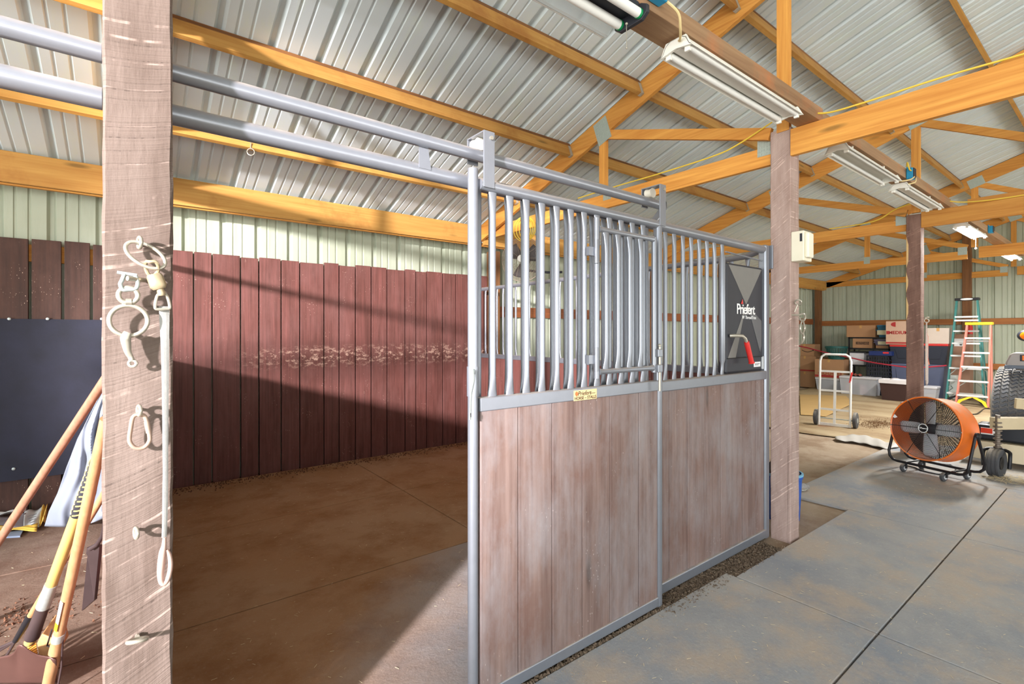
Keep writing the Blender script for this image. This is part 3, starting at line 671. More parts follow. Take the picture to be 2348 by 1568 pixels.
MB().ring(H(295, 735, .035), (.05, 1, .05), .0365, .0052, 40, 10).build('bit_ring', BRIGHT, t, smooth=True)
MB().tube([H(294, 762, .035), H(288, 775, .035), H(290, 790, .034), H(293, 806, .033), H(299, 818, .032), H(302, 825, .032)], [.009, .011, .0095, .0075, .006, .006], 12, sp=4).build('mouthpiece', BRIGHT, t, smooth=True)
MB().ring(H(304, 833, .03), (.3, 1, 0), .0075, .0038, 18, 8).build('end_eye', BRIGHT, t, smooth=True)
eyebolt(319, 941, 'zinc eye bolt in the middle of the near post holding the carabiner', R=.0115)
RUST = plain('rusty_zinc', S(170, 146, 130), .45, .4, .2, 40)
t = thing('carabiner', 'pear-shaped rusty carabiner hanging on the near post', 'carabiner', H(320, 990, .03))
MB().tube([H(x, y, .026) for x, y in ((319, 950), (308, 953), (303, 962), (300, 980), (297, 1000), (298, 1014), (307, 1025), (320, 1028), (333, 1024), (342, 1012), (343, 1000), (339, 980), (335, 962), (330, 953))], .0048, 10, closed=True, sp=5).build('body', RUST, t, smooth=True)
MB().tube([H(336, 966, .026), H(341, 992, .026)], .0058, 10).build('gate', RUST, t, smooth=True)
eyebolt(312, 1222, 'bare zinc eye bolt low on the near post', R=.012)
t = eyebolt(315, 1468, 'bare ring eye bolt lowest on the near post, seen from above', axis=(.1, .35, 1), R=.0185, r=.0052, out=.03)
# hardware on the post with the white box
def Q(px, py, out=.03): return onY(px, py, 1.53 - out)
t = thing('eye_bolt', 'zinc eye bolt near the top of the chain on the white box post', 'eye bolt', Q(1830, 693, 0))
MB().ring(Q(1830, 693, .03), (1, .2, .6), .02, .005, 28, 10).tube([Q(1829, 698, .03), V((Q(1829, 715).x, 1.52, Q(1829, 715).z))], .005, 8).build('eye', BRIGHT, t, smooth=True)
t = thing('snap_chain', 'zinc snap and bent bit piece hanging on the white box post', 'snap', Q(1838, 740, .04))
MB().tube([V((Q(1826, 722).x, 1.535, Q(1826, 722).z)), Q(1832, 722, .04), Q(1842, 719, .06), Q(1846, 727, .06), Q(1843, 735, .055), Q(1835, 733, .05), Q(1833, 727, .05)], .006, 8, sp=4).build('hook', BRIGHT, t, smooth=True)
MB().tube([Q(x, y, .05) for x, y in ((1839, 734), (1836, 745), (1835, 755), (1838, 764), (1841, 764), (1845, 755), (1844, 745), (1841, 735))], .0055, 8, closed=True, sp=5).build('link', BRIGHT, t, smooth=True)
MB().tube([Q(x, y, .05) for x, y in ((1840, 763), (1843, 771), (1842, 780), (1837, 787))], [.006, .0075, .007, .006], 8, sp=4).build('tail', BRIGHT, t, smooth=True)
# white box on that post
c = Q(1840, 566, .06); t = thing('junction_box', 'cream weatherproof outlet box on the side of the weathered post', 'outlet box', (c.x, 1.53, c.z))
x0 = 3.672; zb, zt = Q(1840, 600, .05).z, Q(1840, 532, .05).z
MB().box(x0, x0 + .135, 1.445, 1.529, zb, zt).build('box', plain('cream_box', S(232, 226, 204), .5, 0, .06), t, bevel=.006)
MB().box(x0 + .012, x0 + .1, 1.418, 1.446, zb + .02, zt - .015).build('cover', plain('cream_cover', S(236, 230, 210), .45, 0, .06), t, bevel=.01)
MB().box(x0 - .003, x0 + .0, 1.455, 1.47, zt - .075, zt - .02).build('latch', DKPL, t)
# ================================================================ strip lights
TUBEW = plain('white_tube', S(238, 240, 238), .35, 0, .03); LIT = emit('lit_tube', (1, .98, .94, 1), 28.0)
def shoplight(x0, x1, yc, z, lab, lit=False, kind=0):
    w = .085; t = thing('strip_light', lab, 'strip light', (x0, yc, z), None)
    mb = MB(); out = [(-w, -.062), (-w + .012, -.055), (-w + .03, -.018), (-.03, -.004), (.03, -.004), (w - .03, -.018), (w - .012, -.055), (w, -.062)]
    vs = []
    for x in (x0, x1): vs += [(x, yc + a, z + b) for a, b in out]
    n = len(out); mb.add(vs, [(i, i+1, n+i+1, n+i) for i in range(n-1)]); mb.build('reflector', WHITEP, t, solid=.0025)
    for xe in (x0, x1 - .012): MB().prism([(xe, yc + a, z + b) for a, b in [(-w, -.064), (-w + .03, -.004), (w - .03, -.004), (w, -.064), (.0, -.05)]], (.012, 0, 0)).build('end_plate', WHITEP, t)
    if kind == 0: MB().box(x0 + .012, x1 - .012, yc - .028, yc + .028, z - .05, z - .004).build('ballast_cover', WHITEP, t, bevel=.01)
    for s in (-1, 1):
        tb = MB().tube([(x0 + .03, yc + s * .052, z - .052), (x1 - .03, yc + s * .052, z - .052)], .0165 if kind == 0 else .013, 14).build('tube', LIT if lit else TUBEW, t, smooth=True)
        for xe in (x0 + .014, x1 - .03): MB().box(xe, xe + .016, yc + s * .052 - .014, yc + s * .052 + .014, z - .078, z - .03).build('socket', WHITEP, tb, bevel=.003)
    for xe in (x0 + .25, x1 - .25): MB().box(xe, xe + .02, yc - .02, yc + .02, z - .005, z + .036).build('mount', WHITEP, t)
    return t
YL = 1.385
shoplight(2.07, 3.30, YL, 2.885, 'white two-tube strip light nearest the white box post, unlit')
shoplight(4.12, 5.36, YL + .01, 2.865, 'white strip light with closed ends beyond the nearest truss, unlit', kind=1)
shoplight(5.62, 6.84, YL + .01, 2.855, 'white strip light hung just before the rope post, unlit')
shoplight(8.16, 9.3, YL + .02, 2.84, 'lit strip light beyond the second truss, the larger one', lit=True, kind=1)
shoplight(11.3, 12.4, YL + .02, 2.82, 'lit strip light farthest away, the smaller one', lit=True, kind=1)
for xx, pw in ((8.73, 22), (11.85, 22)):
    ld = bpy.data.lights.new('strip_lamp', 'AREA'); ld.shape = 'RECTANGLE'; ld.size = 1.1; ld.size_y = .12; ld.energy = pw * 6.5; ld.color = (1, .98, .94)
    lo = bpy.data.objects.new('strip_lamp', ld); lo.location = (xx, YL + .02, 2.75); C.objects.link(lo)
# black twin-tube light at the top edge
t = thing('tube_light', 'black-ended twin tube light with clear cover at the top edge of the picture', 'strip light', (1.1, 1.39, 2.87))
x0, x1 = .55, 1.735
MB().box(x0, x1, 1.34, 1.44, 2.868, 2.9).build('housing', DKPL, t, bevel=.004)
for s in (-1, 1):
    MB().tube([(x0 + .02, 1.39 + s*.052, 2.845), (x1 - .012, 1.39 + s*.052, 2.845)], .02, 18).build('tube', TUBEW, t, smooth=True)
    MB().tube([(x1 - .014, 1.39 + s*.052, 2.845), (x1 - .002, 1.39 + s*.052, 2.845)], .0215, 18).build('end_ring', plain('green_ring', S(10, 140, 80), .4), t, smooth=True)
MB().prism([(x1, 1.30, 2.84), (x1, 1.33, 2.818), (x1, 1.45, 2.818), (x1, 1.478, 2.84), (x1, 1.478, 2.872), (x1, 1.45, 2.89), (x1, 1.33, 2.89), (x1, 1.30, 2.872)], (.02, 0, 0)).build('end_cap', DKPL, t, bevel=.003)
m, n_, b_ = nt('clear_plastic'); setb(b_, .15); b_.inputs['Base Color'].default_value = (.9, .93, .95, 1); b_.inputs['Transmission Weight'].default_value = .9; b_.inputs['IOR'].default_value = 1.25; CLEAR = m
MB().grid(lambda u, v: V((x0 + (x1 - .0 - x0)*u, 1.46 + .09*v, 2.87 - .035*v + .01*math.sin(7*v))), 4, 6).build('clear_shield', CLEAR, t, solid=.002)
MB().tube([(x1 - .03, 1.385, 2.82), (x1 - .028, 1.386, 2.79), (x1 - .03, 1.384, 2.71)], .0016, 6).ball((x1 - .029, 1.385, 2.815), .006).ball((x1 - .03, 1.384, 2.708), .004).build('pull_chain', BRIGHT, t, smooth=True)
def outlet(x, y, z, lab):
    t = thing('outlet_box', lab, 'outlet box', (x, y, z))
    MB().box(x - .045, x + .045, y - .05, y, z - .05, z + .05).build('box', SKYB, t, bevel=.006)
    MB().box(x - .04, x + .04, y - .056, y - .05, z - .045, z + .045).build('cover', DKPL, t)
    MB().box(x - .02, x + .02, y - .006, y + .004, z + .045, z + .07).build('nail_ear', SKYB, t)
outlet(5.72, 1.358, 2.94, 'light blue outlet box on the weathered beam between the unlit strip lights')
outlet(9.72, 1.378, 2.94, 'small light blue outlet box beside the larger lit strip light')
outlet(1.83, 1.342, 2.98, 'light blue outlet box cut off by the top edge of the picture')
CORDW = plain('cream_cord', S(226, 204, 150), .6, 0, .08)
cable([(1.86, 1.31, 2.95), (1.93, 1.28, 2.9), (1.98, 1.30, 2.86), (2.04, 1.34, 2.85), (2.075, 1.37, 2.868)], .006, CORDW, 'lamp_cord', 'cream cord looping into the nearest strip light', 'cord')
cable([(5.69, 1.3, 2.9), (5.6, 1.31, 2.86), (5.5, 1.36, 2.84), (5.37, 1.39, 2.85)], .006, CORDW, 'lamp_cord', 'pale cord from the blue box to the closed-end strip light', 'cord')
cable([(5.74, 1.3, 2.9), (5.7, 1.3, 2.85), (5.66, 1.36, 2.84), (5.625, 1.39, 2.85)], .006, CORDW, 'lamp_cord', 'pale cord from the blue box to the strip light before the rope post', 'cord')
cable([(5.66, 1.35, 3.0), (5.6, 1.33, 3.02), (5.62, 1.32, 2.96), (5.68, 1.32, 2.96)], .006, YELC, 'power_cable', 'short yellow cable looping into the blue outlet box')
t = tag(MB().tube([(9.0, 1.4, 2.77), (9.0, 1.4, 2.6)], .004, 6).ball((9.0, 1.4, 2.6), .014).build('pull_chain', BRIGHT, None), 'pull chain hanging from the larger lit strip light', 'chain')
# ================================================================ caged wall fan behind the bars
root = local('wall_fan', 'round caged wall fan with a white hub in the stall corner behind the bars', 'fan', (4.05, 4.98, 2.42), math.radians(215)); R = .285
mb = MB()
for k in range(17):
    r = .04 + (R - .04) * k / 16; mb.ring((.085 * (1 - (r / R) ** 2.6) + .03, 0, 0), (1, 0, 0), r, .0017 if k < 16 else .004, 44, 5)
for k in range(10):
    q = 2*math.pi*k/10; mb.tube([(.085*(1 - (s/R)**2.6) + .03, math.cos(q)*s, math.sin(q)*s) for s in (.04, .12, .2, .25, R)], .0017, 5)
WIRE = plain('dusty_wire', S(150, 134, 118), .7, .1, .15)
mb.build('front_cage', WIRE, root)
mb = MB()
for k in range(9): mb.ring((-.09 * (1 - ((.06 + k*.028) / R) ** 2) + .0, 0, 0), (1, 0, 0), .06 + k * .028, .0018, 40, 5)
for k in range(12):
    q = 2*math.pi*k/12; mb.tube([(-.085, .05*math.cos(q), .05*math.sin(q)), (-.05, .18*math.cos(q), .18*math.sin(q)), (.03, R*math.cos(q), R*math.sin(q))], .0018, 5)
mb.build('rear_cage', WIRE, root)
MB().lathe([(0, .128), (.042, .126), (.047, .118), (.045, .108), (0, .108)], (0, 0, 0), (1, 0, 0), 24).build('hub_badge', WHITEP, root, smooth=True)
for k in range(3):
    q0 = 2*math.pi*k/3 + .4; mb = MB()
    mb.grid(lambda u, v: V((.02 + .05*(v - .5), math.cos(q0 + (v - .5)*(1.3 - .3*u))*(.04 + .2*u), math.sin(q0 + (v - .5)*(1.3 - .3*u))*(.04 + .2*u))), 6, 6); mb.build('blade', DKPL, root, solid=.003, smooth=True)
MB().lathe([(0, -.17), (.05, -.165), (.06, -.14), (.06, -.04), (.05, .0), (0, 0)], (0, 0, 0), (1, 0, 0), 20).build('motor', DKPL, root, smooth=True)
MB().tube([(-.14, 0, -.05), (-.2, .02, -.12), (-.3, .25, -.14), (-.33, .45, -.14)], .016, 10).build('wall_arm', DKPL, root, smooth=True)
# ================================================================ orange drum fan
fc = pd(2125, 986, 5.0); root = local('drum_fan', 'large orange drum fan with four silver blades on a black rolling frame', 'fan', (fc.x + .12, fc.y - .03, 0), math.radians(163))
zc = fc.z; R = .312; TI = Matrix.Translation((0, 0, zc)) @ Matrix.Rotation(math.radians(-7), 4, 'Y')
def bt(mb, *a, **k): return mb.xform(TI).build(*a, **k)
A = (1, 0, 0)
bt(MB().lathe([(R + .012, .15), (R + .006, .157), (R - .004, .15), (R - .006, .135), (R - .004, -.105), (R - .006, -.12), (R + .006, -.127), (R + .012, -.12), (R + .004, -.105), (R + .004, .135)], (0,0,0), A, 56, True), 'drum', ORANGE, root, smooth=True)
mb = MB(); g = 34
for k in range(g):
    r = .05 + (R - .055) * k / (g - 1); mb.ring((.15 + .012 * (1 - r / R), 0, 0), A, r, .0016, 56, 4)
bt(mb, 'front_grille', BLACKM, root)
mb = MB()
for k in range(6):
    q = 2*math.pi*k/6 + .05; mb.tube([(.165, .05*math.cos(q), .05*math.sin(q)), (.152, R*math.cos(q), R*math.sin(q))], .0028, 6)
bt(mb, 'grille_spokes', BLACKM, root)
mb = MB(); 
for k in range(30): mb.ring((-.12, 0, 0), A, .04 + (R - .045) * k / 29, .0032, 48, 4)
for k in range(24):
    q = 2*math.pi*k/24; mb.tube([(-.122, .03*math.cos(q), .03*math.sin(q)), (-.122, R*math.cos(q), R*math.sin(q))], .0018, 4)
bt(mb, 'rear_grille', BLACKM, root)
for k in range(6):
    q = 2*math.pi*k/6 + .05; bt(MB().ball((.153, R*math.cos(q), R*math.sin(q)), .008, 8), 'grille_clip', BRIGHT, root)
FBL = plain('bright_blade', S(226, 232, 238), .4, 0, .05)
for k in range(4):
    q0 = math.pi/2*k + math.radians(4); mb = MB()
    def bf(u, v, q0=q0):
        s = .05 + .225 * u; w = (v - .5) * (.118 + .02 * min(1, u * 2.2)) * (1 - .25 * max(0, u - .9) * 10 * abs(v - .5) * 2); x = .05 - w * .26 + .012 * math.cos(3 * (v - .5))
        return V((x, math.cos(q0)*s - math.sin(q0)*w*.85, math.sin(q0)*s + math.cos(q0)*w*.85))
    bt(mb.grid(bf, 8, 8), 'blade', FBL, root, solid=.003, smooth=True)
bt(MB().lathe([(0, -.1), (.06, -.1), (.07, -.08), (.07, .0), (.03, .03), (0, .03)], (0,0,0), A, 24), 'motor', DKPL, root, smooth=True)
hb = bt(MB().lathe([(0, .176), (.037, .175), (.040, .168), (.040, .160), (0, .16)], (0,0,0), A, 32), 'hub_badge', BLACKM, root, smooth=True)
bt(MB().ring((.174, 0, 0), A, .041, .0042, 36, 8), 'badge_rim', ALU, hb, smooth=True)
text('CPower', .022, TI @ frame((.177, 0, .0), (0, 1, 0), (0, 0, 1)), WHITEK, 'badge_lettering', hb, bold=.0006)
bt(MB().prism([(.155, -.285, .10), (.155, -.255, .075), (.155, -.28, .06), (.155, -.30, .068)], (-.002, 0, 0)), 'warning_label', WHITEK, root)
fr = .0135
for s, nm in ((.12, 'a'), (-.14, 'b')):
    mb = MB(); pts = []
    for (y, z) in ((-.355, zc), (-.355, .19), (-.345, .135), (-.315, .105), (-.27, .095), (.27, .095), (.315, .105), (.345, .135), (.355, .19), (.355, zc)):
        pts.append((s * (1 if z < zc - .01 else .12), y, z))
    mb.tube(pts, fr, 10).build('frame_tube', BLACKM, root, smooth=True)
for y in (-.2, .2): MB().tube([(-.14, y, .095), (.12, y, .095)], .01, 8).build('cross_tube', BLACKM, root, smooth=True)
for s in (-1, 1):
    MB().lathe([(0, 0), (.03, 0), (.032, .02), (.02, .035), (0, .035)], (0, .35 * s, zc), (0, s, 0), 12).build('pivot_knob', BLACKM, root)
for (x, y) in ((.14, .16), (.14, -.2), (-.16, .2), (-.16, -.2)):
    w = MB().lathe([(.012, -.014), (.036, -.016), (.042, -.01), (.042, .01), (.036, .016), (.012, .014)], (x, y, .042), (1, 0, 0) if 0 else (0, 1, 0), 22, True).build('wheel', RUBBER, root, smooth=True)
    MB().lathe([(0, -.018), (.02, -.021), (.02, .021), (0, .018)], (x, y, .042), (0, 1, 0), 12).build('wheel_hub', ALU, w)
    MB().box(x - .012, x + .012, y + .024, y + .032, .04, .1).build('wheel_bracket', BLACKM, root)
MB().grid(lambda u, v: V((.02 - .08*u + .01*math.sin(6*u), -.372 - .006*math.sin(9*u), zc - .0 - .2*u + .0)) + V(((v - .5)*.04, 0, 0)), 10, 3).build('ribbon', RED, root, solid=.003)
t = thing('extension_cord', 'dark cord lying on the mats in front of the orange drum fan', 'cord', gnd(2120, 1090))
P = [gnd(x, y, .008) for x, y in ((2068, 1066), (2082, 1068), (2098, 1072), (2110, 1078), (2130, 1083), (2152, 1087), (2172, 1087), (2190, 1081), (2192, 1074), (2180, 1066), (2160, 1064))]
MB().tube(P, .007, 6).build('cord', BLACKM, t, smooth=True)
# ================================================================ blue bucket behind the post
t = thing('bucket', 'blue plastic bucket half hidden behind the weathered white box post', 'bucket', (4.15, 1.80, -.02))
cx, cy = 4.15, 1.80
MB().lathe([(0, 0), (.128, 0), (.145, .33), (.152, .335), (.152, .362), (.145, .365), (.14, .33), (.12, .01), (0, .01)], (cx, cy, -.02), (0, 0, 1), 36).build('tub', BLUE, t, smooth=True)
MB().lathe([(.146, .355), (.155, .355), (.155, .368), (.14, .37)], (cx, cy, -.02), (0, 0, 1), 36).build('rim', plain('pale_blue_rim', S(120, 190, 226), .4), t, smooth=True)
rnd = random.Random(5)
t = thing('bin_bag', 'crumpled black bag stuffed into the blue bucket', 'bag', (cx, cy, .33))
MB().grid(lambda u, v: V((cx + .135*v*math.cos(6.283*u), cy + .135*v*math.sin(6.283*u), .34 + .10*(1 - v*v) + .025*math.sin(9*u*6.28)*v*(1-v)*4 + .012*math.sin(17*u + 9*v))), 36, 9).build('bag', DKPL, t, smooth=True)
t = thing('jar', 'clear plastic jar lying on the floor at the right edge of the weathered post', 'jar', gnd(1836, 1140))
g = gnd(1834, 1127); MB().lathe([(0, -.06), (.03, -.06), (.034, -.05), (.034, .03), (.02, .045), (.02, .06), (0, .06)], (g.x + .05, g.y + .0, .034), (.8, -.6, 0), 18).build('jar_body', CLEAR, t, smooth=True)
# ================================================================ hand truck
hx, hy = 8.6, 2.95
root = local('hand_truck', 'white tubular hand truck with black wheels standing on the brown tarp', 'hand truck', (hx, hy, 0), math.radians(8)); 
# local frame: faces -x (towards camera), y across
HTW = plain('worn_white_paint', S(222, 222, 218), .5, 0, .12, 20)
w = .205; lean = .14
def hp(y, z, x=0): return (x + lean * z * .6, y, z)
MB().tube([hp(-w, .02), hp(-w, 1.02), hp(-w + .02, 1.09), hp(-w + .07, 1.125), hp(w - .07, 1.125), hp(w - .02, 1.09), hp(w, 1.02), hp(w, .02)], .0165, 12).build('frame_tube', HTW, root, smooth=True)
for z in (.86, .56, .27): MB().beam(hp(-w, z), hp(w, z), .012, .03).build('cross_bar', HTW, root)
MB().beam(hp(0, .86), hp(0, .06), .012, .035, (0, 1, 0)).build('centre_bar', HTW, root)
MB().tube([hp(-w - .06, .12, .07), hp(w + .06, .12, .07)], .008, 8).build('axle', GALV, root)
MB().beam(hp(-w, .04), hp(w, .04), .02, .04).build('foot_bar', HTW, root)
MB().box(-.17, .01, -w - .0, w, .0, .008).build('toe_plate', plain('rusty_plate', S(136, 96, 70), .8, .1, .2), root)
for s in (-1, 1):
    wh = MB().lathe([(.035, -.025), (.09, -.03), (.122, -.02), (.125, 0), (.122, .02), (.09, .03), (.035, .025)], (.09, s * (w + .055), .125), (0, 1, 0), 28, True).build('wheel', RUBBER, root, smooth=True)
    MB().lathe([(0, -.03), (.04, -.028), (.04, .028), (0, .03)], (.09, s * (w + .055), .125), (0, 1, 0), 14).build('wheel_hub', GALV, wh)
MB().grid(lambda u, v: V(hp(-w - .018 + .03*u, .86 - .16*u, -.018 - .004*math.sin(5*u))) + V((0, .025*(v - .5), 0)), 8, 2).build('red_ribbon', RED, root, solid=.003)
# ================================================================ tarp, cardboard on the floor
def tf(u, v):
    x = 7.95 + 6.5 * u; y = -1.0 + 6.4 * v
    x += (1 - u) * (.12 * math.sin(5 * v + 1) + .05 * math.sin(17 * v))
    return V((x, y, -.012 + .012 * math.sin(9*u + 3*math.sin(5*v)) * math.sin(3*v + 1) + .010 * math.sin(31*u + 9*v) + .012))
o = MB().grid(tf, 90, 70).build('ground_tarp', TARP, None, smooth=True, solid=.004); tag(o, 'wrinkled brown tarp spread over the dirt floor under the hand truck', 'tarp')
t = thing('plastic_sheet', 'strip of white plastic sheeting along the front edge of the brown tarp', 'plastic sheet', gnd(1990, 1008))
def ws(u, v):
    px = 1915 + 150 * u; y0 = 1004 + 16 * u ** 1.5 - 9 * math.sin(math.pi * min(1, u * 1.3)); g = gnd(px, y0 + (4 + 15 * math.sin(math.pi * u) ** .6) * v)
    return g + V((0, 0, .012 + .02 * math.sin(3.14 * v) + .006 * math.sin(30 * u)))
MB().grid(ws, 40, 8).build('sheet', plain('white_plastic', S(184, 180, 174), .4, 0, .1), t, smooth=True, solid=.002)
t = thing('flat_cardboard', 'flattened tan cardboard sheet on the tarp behind the hand truck', 'cardboard', (9.6, 3.6, 0))
q = [gnd(px, py, .02) for px, py in ((1836, 951), (1893, 955), (1955, 925), (1940, 908), (1834, 905))]; MB().prism(q, (0, 0, .008)).build('sheet', plain('flat_card', S(184, 150, 96), .8, 0, .1, 4), t)
cable([gnd(x, y, .02) for x, y in ((2205, 945), (2222, 949), (2238, 949), (2250, 942), (2258, 937), (2276, 938))], .009, BLACKM, 'ground_wire', 'dark wire lying on the tarp left of the big tyre', 'wire')
# ================================================================ storage along the end wall
def span(px0, px1, xf):
    a, b = onX(px0, 800, xf).y, onX(px1, 800, xf).y; return min(a, b), max(a, b)
def topz(px, py, xf): return onX(px, py, xf).z
def carton(px0, px1, ytop, zb, xf, dp, lab, m=CARD, tape=True, stripe=None, grp=None, rz=0):
    y0, y1 = span(px0, px1, xf); zt = topz((px0 + px1) / 2, ytop, xf)
    t = thing('cardboard_box', lab, 'box', (xf + dp/2, (y0+y1)/2, zb), grp)
    MB().box(xf, xf + dp, y0, y1, zb, zt).build('carton', m, t, bevel=.006)
    if tape: MB().box(xf - .0015, xf + dp, (y0+y1)/2 - .025, (y0+y1)/2 + .025, zt - .07, zt + .0012).build('tape', TAPE, t)
    if stripe: MB().box(xf - .0015, xf, y0 + .003, y1 - .003, zb + .02, zb + .02 + stripe).build('printed_stripe', DRED, t)
    return t, zt, y0, y1
def tx(s, size, xf, y, z, m, par, **k): return text(s, size, frame((xf - .0025, y, z), (0, -1, 0), (0, 0, 1)), m, 'print', par, **k)
X1 = 14.3
_, z1, *_ = carton(1822, 1869, 852, 0, X1, .45, 'bottom brown box of the stack in the far left corner')
_, z2, *_ = carton(1820, 1871, 816, z1, X1, .45, 'middle brown box with a red line in the far left corner stack', stripe=.035)
t, z3, y0, y1 = carton(1822, 1867, 789, z2, X1 + .02, .4, 'top brown box with a curved arrow mark in the far left corner stack')
ym, zm = (y0 + y1)/2 - .06, (z2 + z3)/2; mb = MB(); mb.tube([(X1 + .018, ym + .12 - .28*k/12, zm - .05*math.sin(math.pi*k/12)) for k in range(13)], .008, 6, flat=.3); mb.prism([(X1 + .018, ym - .13, zm + .03), (X1 + .018, ym - .19, zm + .035), (X1 + .018, ym - .165, zm - .03)], (-.002, 0, 0)); mb.build('arrow_mark', BLACKP, t)
def tote(px0, px1, ytop, zb, xf, dp, lab, body, lid, clear=False, grp=None, taper=.03, lidh=.05):
    y0, y1 = span(px0, px1, xf); zt = topz((px0 + px1)/2, ytop, xf); r = thing('storage_tote', lab, 'storage tote', (xf + dp/2, (y0+y1)/2, zb), grp)
    mb = MB(); zl = zt - lidh; a = taper; th = .006
    o0 = [(xf + a, y0 + a, zb), (xf + dp - a, y0 + a, zb), (xf + dp - a, y1 - a, zb), (xf + a, y1 - a, zb)]; o1 = [(xf, y0, zl), (xf + dp, y0, zl), (xf + dp, y1, zl), (xf, y1, zl)]
    mb.add(o0 + o1, [(3,2,1,0), (0,1,5,4), (1,2,6,5), (2,3,7,6), (3,0,4,7)]); mb.build('body', body, r, solid=th)
    MB().box(xf - .012, xf + dp + .012, y0 - .012, y1 + .012, zl, zt).build('lid', lid, r, bevel=.012)
    if not clear:
        yc = (y0 + y1)/2; MB().prism([(xf + .0, yc - .16, zl - .06), (xf + .0, yc + .16, zl - .06), (xf + a*.55, yc + .11, zb + .12), (xf + a*.55, yc - .11, zb + .12)], (-.006, 0, 0)).build('moulded_panel', body, r, bevel=.003)
    return r, zt, y0, y1
m, n_, b_ = nt('frosted_clear'); setb(b_, .25); b_.inputs['Base Color'].default_value = (.8, .83, .9, 1); b_.inputs['Alpha'].default_value = .33; FROST = m
LIDG = plain('frosted_lid', S(200, 200, 206), .4, 0, .05); REDL = plain('red_lid', S(200, 52, 48), .45, 0, .06); BKT = plain('black_tote', S(38, 44, 58), .45, 0, .1); BGT = plain('slate_tote', S(84, 92, 118), .5, 0, .08); TEAL = plain('teal_tote', S(28, 96, 128), .5, 0, .08)
X2 = 13.95
_, zt, *_ = tote(1870, 1922, 866, .0, X2, .4, 'clear tote with purple contents at the bottom left beneath the open box', FROST, LIDG, True)
t, zb2, y0, y1 = carton(1868, 1934, 824, zt, X2 - .02, .45, 'wide brown box with red print under the green laundry basket', stripe=.05); mb = MB(); [mb.ring((X2 - .022, (y0+y1)/2 + .2 - .11*k, zt + .115), (1, 0, 0), .036, .007, 18, 5) for k in range(5)]; mb.build('ring_print', DRED, t)
# laundry basket
yb0, yb1 = span(1888, 1937, X2 + .1); yc = (yb0 + yb1)/2; zt2 = topz(1912, 794, X2 + .1); r1 = (yb1 - yb0)/2; h = zt2 - zb2
t = thing('laundry_basket', 'dark green slotted laundry basket standing on a brown box', 'basket', (X2 + .28, yc, zb2)); G = plain('dark_green_plastic', S(24, 84, 80), .5, 0, .08); bx, cc = X2 + .26, (X2 + .26, yc, zb2)
MB().lathe([(r1 - .01, h - .05), (r1 + .012, h - .045), (r1 + .014, h), (r1 - .015, h), (r1 - .02, h - .03)], cc, (0,0,1), 36, True).build('rim', G, t, smooth=True)
MB().lathe([(0, 0), (r1*.72, 0), (r1*.75, .06), (r1*.72, .06), (0, .012)], cc, (0,0,1), 36).build('base', G, t, smooth=True)
mb = MB()
for k in range(30):
    q = 2*math.pi*k/30; mb.beam((bx + r1*.74*math.cos(q), yc + r1*.74*math.sin(q), zb2 + .05), (bx + (r1-.005)*math.cos(q), yc + (r1-.005)*math.sin(q), zb2 + h - .04), .022, .006, (math.cos(q), math.sin(q), 0))
mb.ring((bx, yc, zb2 + h*.5), (0,0,1), r1*.87, .006, 36, 6); mb.build('slatted_side', G, t)
# metal shelf unit
SX = 14.3; ys0, ys1 = span(1945, 2040, SX); zs = [topz(1990, y, SX) for y in (773, 798, 837)] + [.12]
t = thing('shelf_unit', 'black metal shelf unit against the end wall holding boxes', 'shelf unit', (SX + .2, (ys0+ys1)/2, 0))
for (x, y) in ((SX, ys0), (SX, ys1 - .03), (SX + .37, ys0), (SX + .37, ys1 - .03)): MB().box(x, x + .03, y, y + .03, 0, zs[0] - .002).build('upright', BLACKM, t)
for z in zs: MB().box(SX, SX + .4, ys0, ys1, z - .04, z).build('shelf', BLACKM, t, bevel=.003)
t, *_ = carton(1941, 2007, 746, zs[0], SX - .04, .4, 'brown taped box on the top shelf of the black shelf unit'); 
_, zt, y0, y1 = tote(2012, 2038, 745, zs[0], SX, .36, 'teal tote with a cream label on the top shelf', TEAL, TEAL); MB().box(SX - .004, SX - .001, (y0+y1)/2 - .1, (y0+y1)/2 + .12, zs[0] + .06, zs[0] + .17).build('label', CREAM, _)
t, zk, y0, y1 = carton(1955, 2000, 776, zs[1], SX - .02, .36, 'brown box with a dark printed name on the second shelf', tape=False); MB().box(SX - .022, SX - .02, (y0+y1)/2 - .14, (y0+y1)/2 + .14, (zs[1]+zk)/2 - .03, (zs[1]+zk)/2 + .035).build('dark_print', plain('dark_brown_print', S(60, 40, 30), .7), t); text('E KITCHEN', .06, frame((SX - .0235, (y0+y1)/2, (zs[1]+zk)/2), (0, -1, 0), (0, 0, 1)), CARD, 'print', t)
t, z_, *_ = carton(2008, 2038, 792, zs[1] - .0, SX, .36, 'small brown box beneath the purple tote on the second shelf', tape=False)
_, zt, y0, y1 = tote(2004, 2036, 778, z_, SX, .34, 'purple-grey tote with a cream label on the second shelf', plain('purple_tote', S(100, 94, 120), .5), plain('purple_lid', S(120, 112, 136), .5), lidh=.03); MB().box(SX - .006, SX - .002, (y0+y1)/2 - .14, (y0+y1)/2 + .06, z_ + .02, z_ + .1).build('label', CREAM, _)
t, z_, y0, y1 = carton(1948, 1981, 809, zs[2], SX - .04, .36, 'white box with a dark lid on the third shelf', m=plain('white_card', S(226, 226, 232), .7, 0, .05), tape=False); MB().box(SX - .05, SX + .32, y0 - .05, y1 + .01, z_, z_ + .03).build('box_lid', DKPL, t)
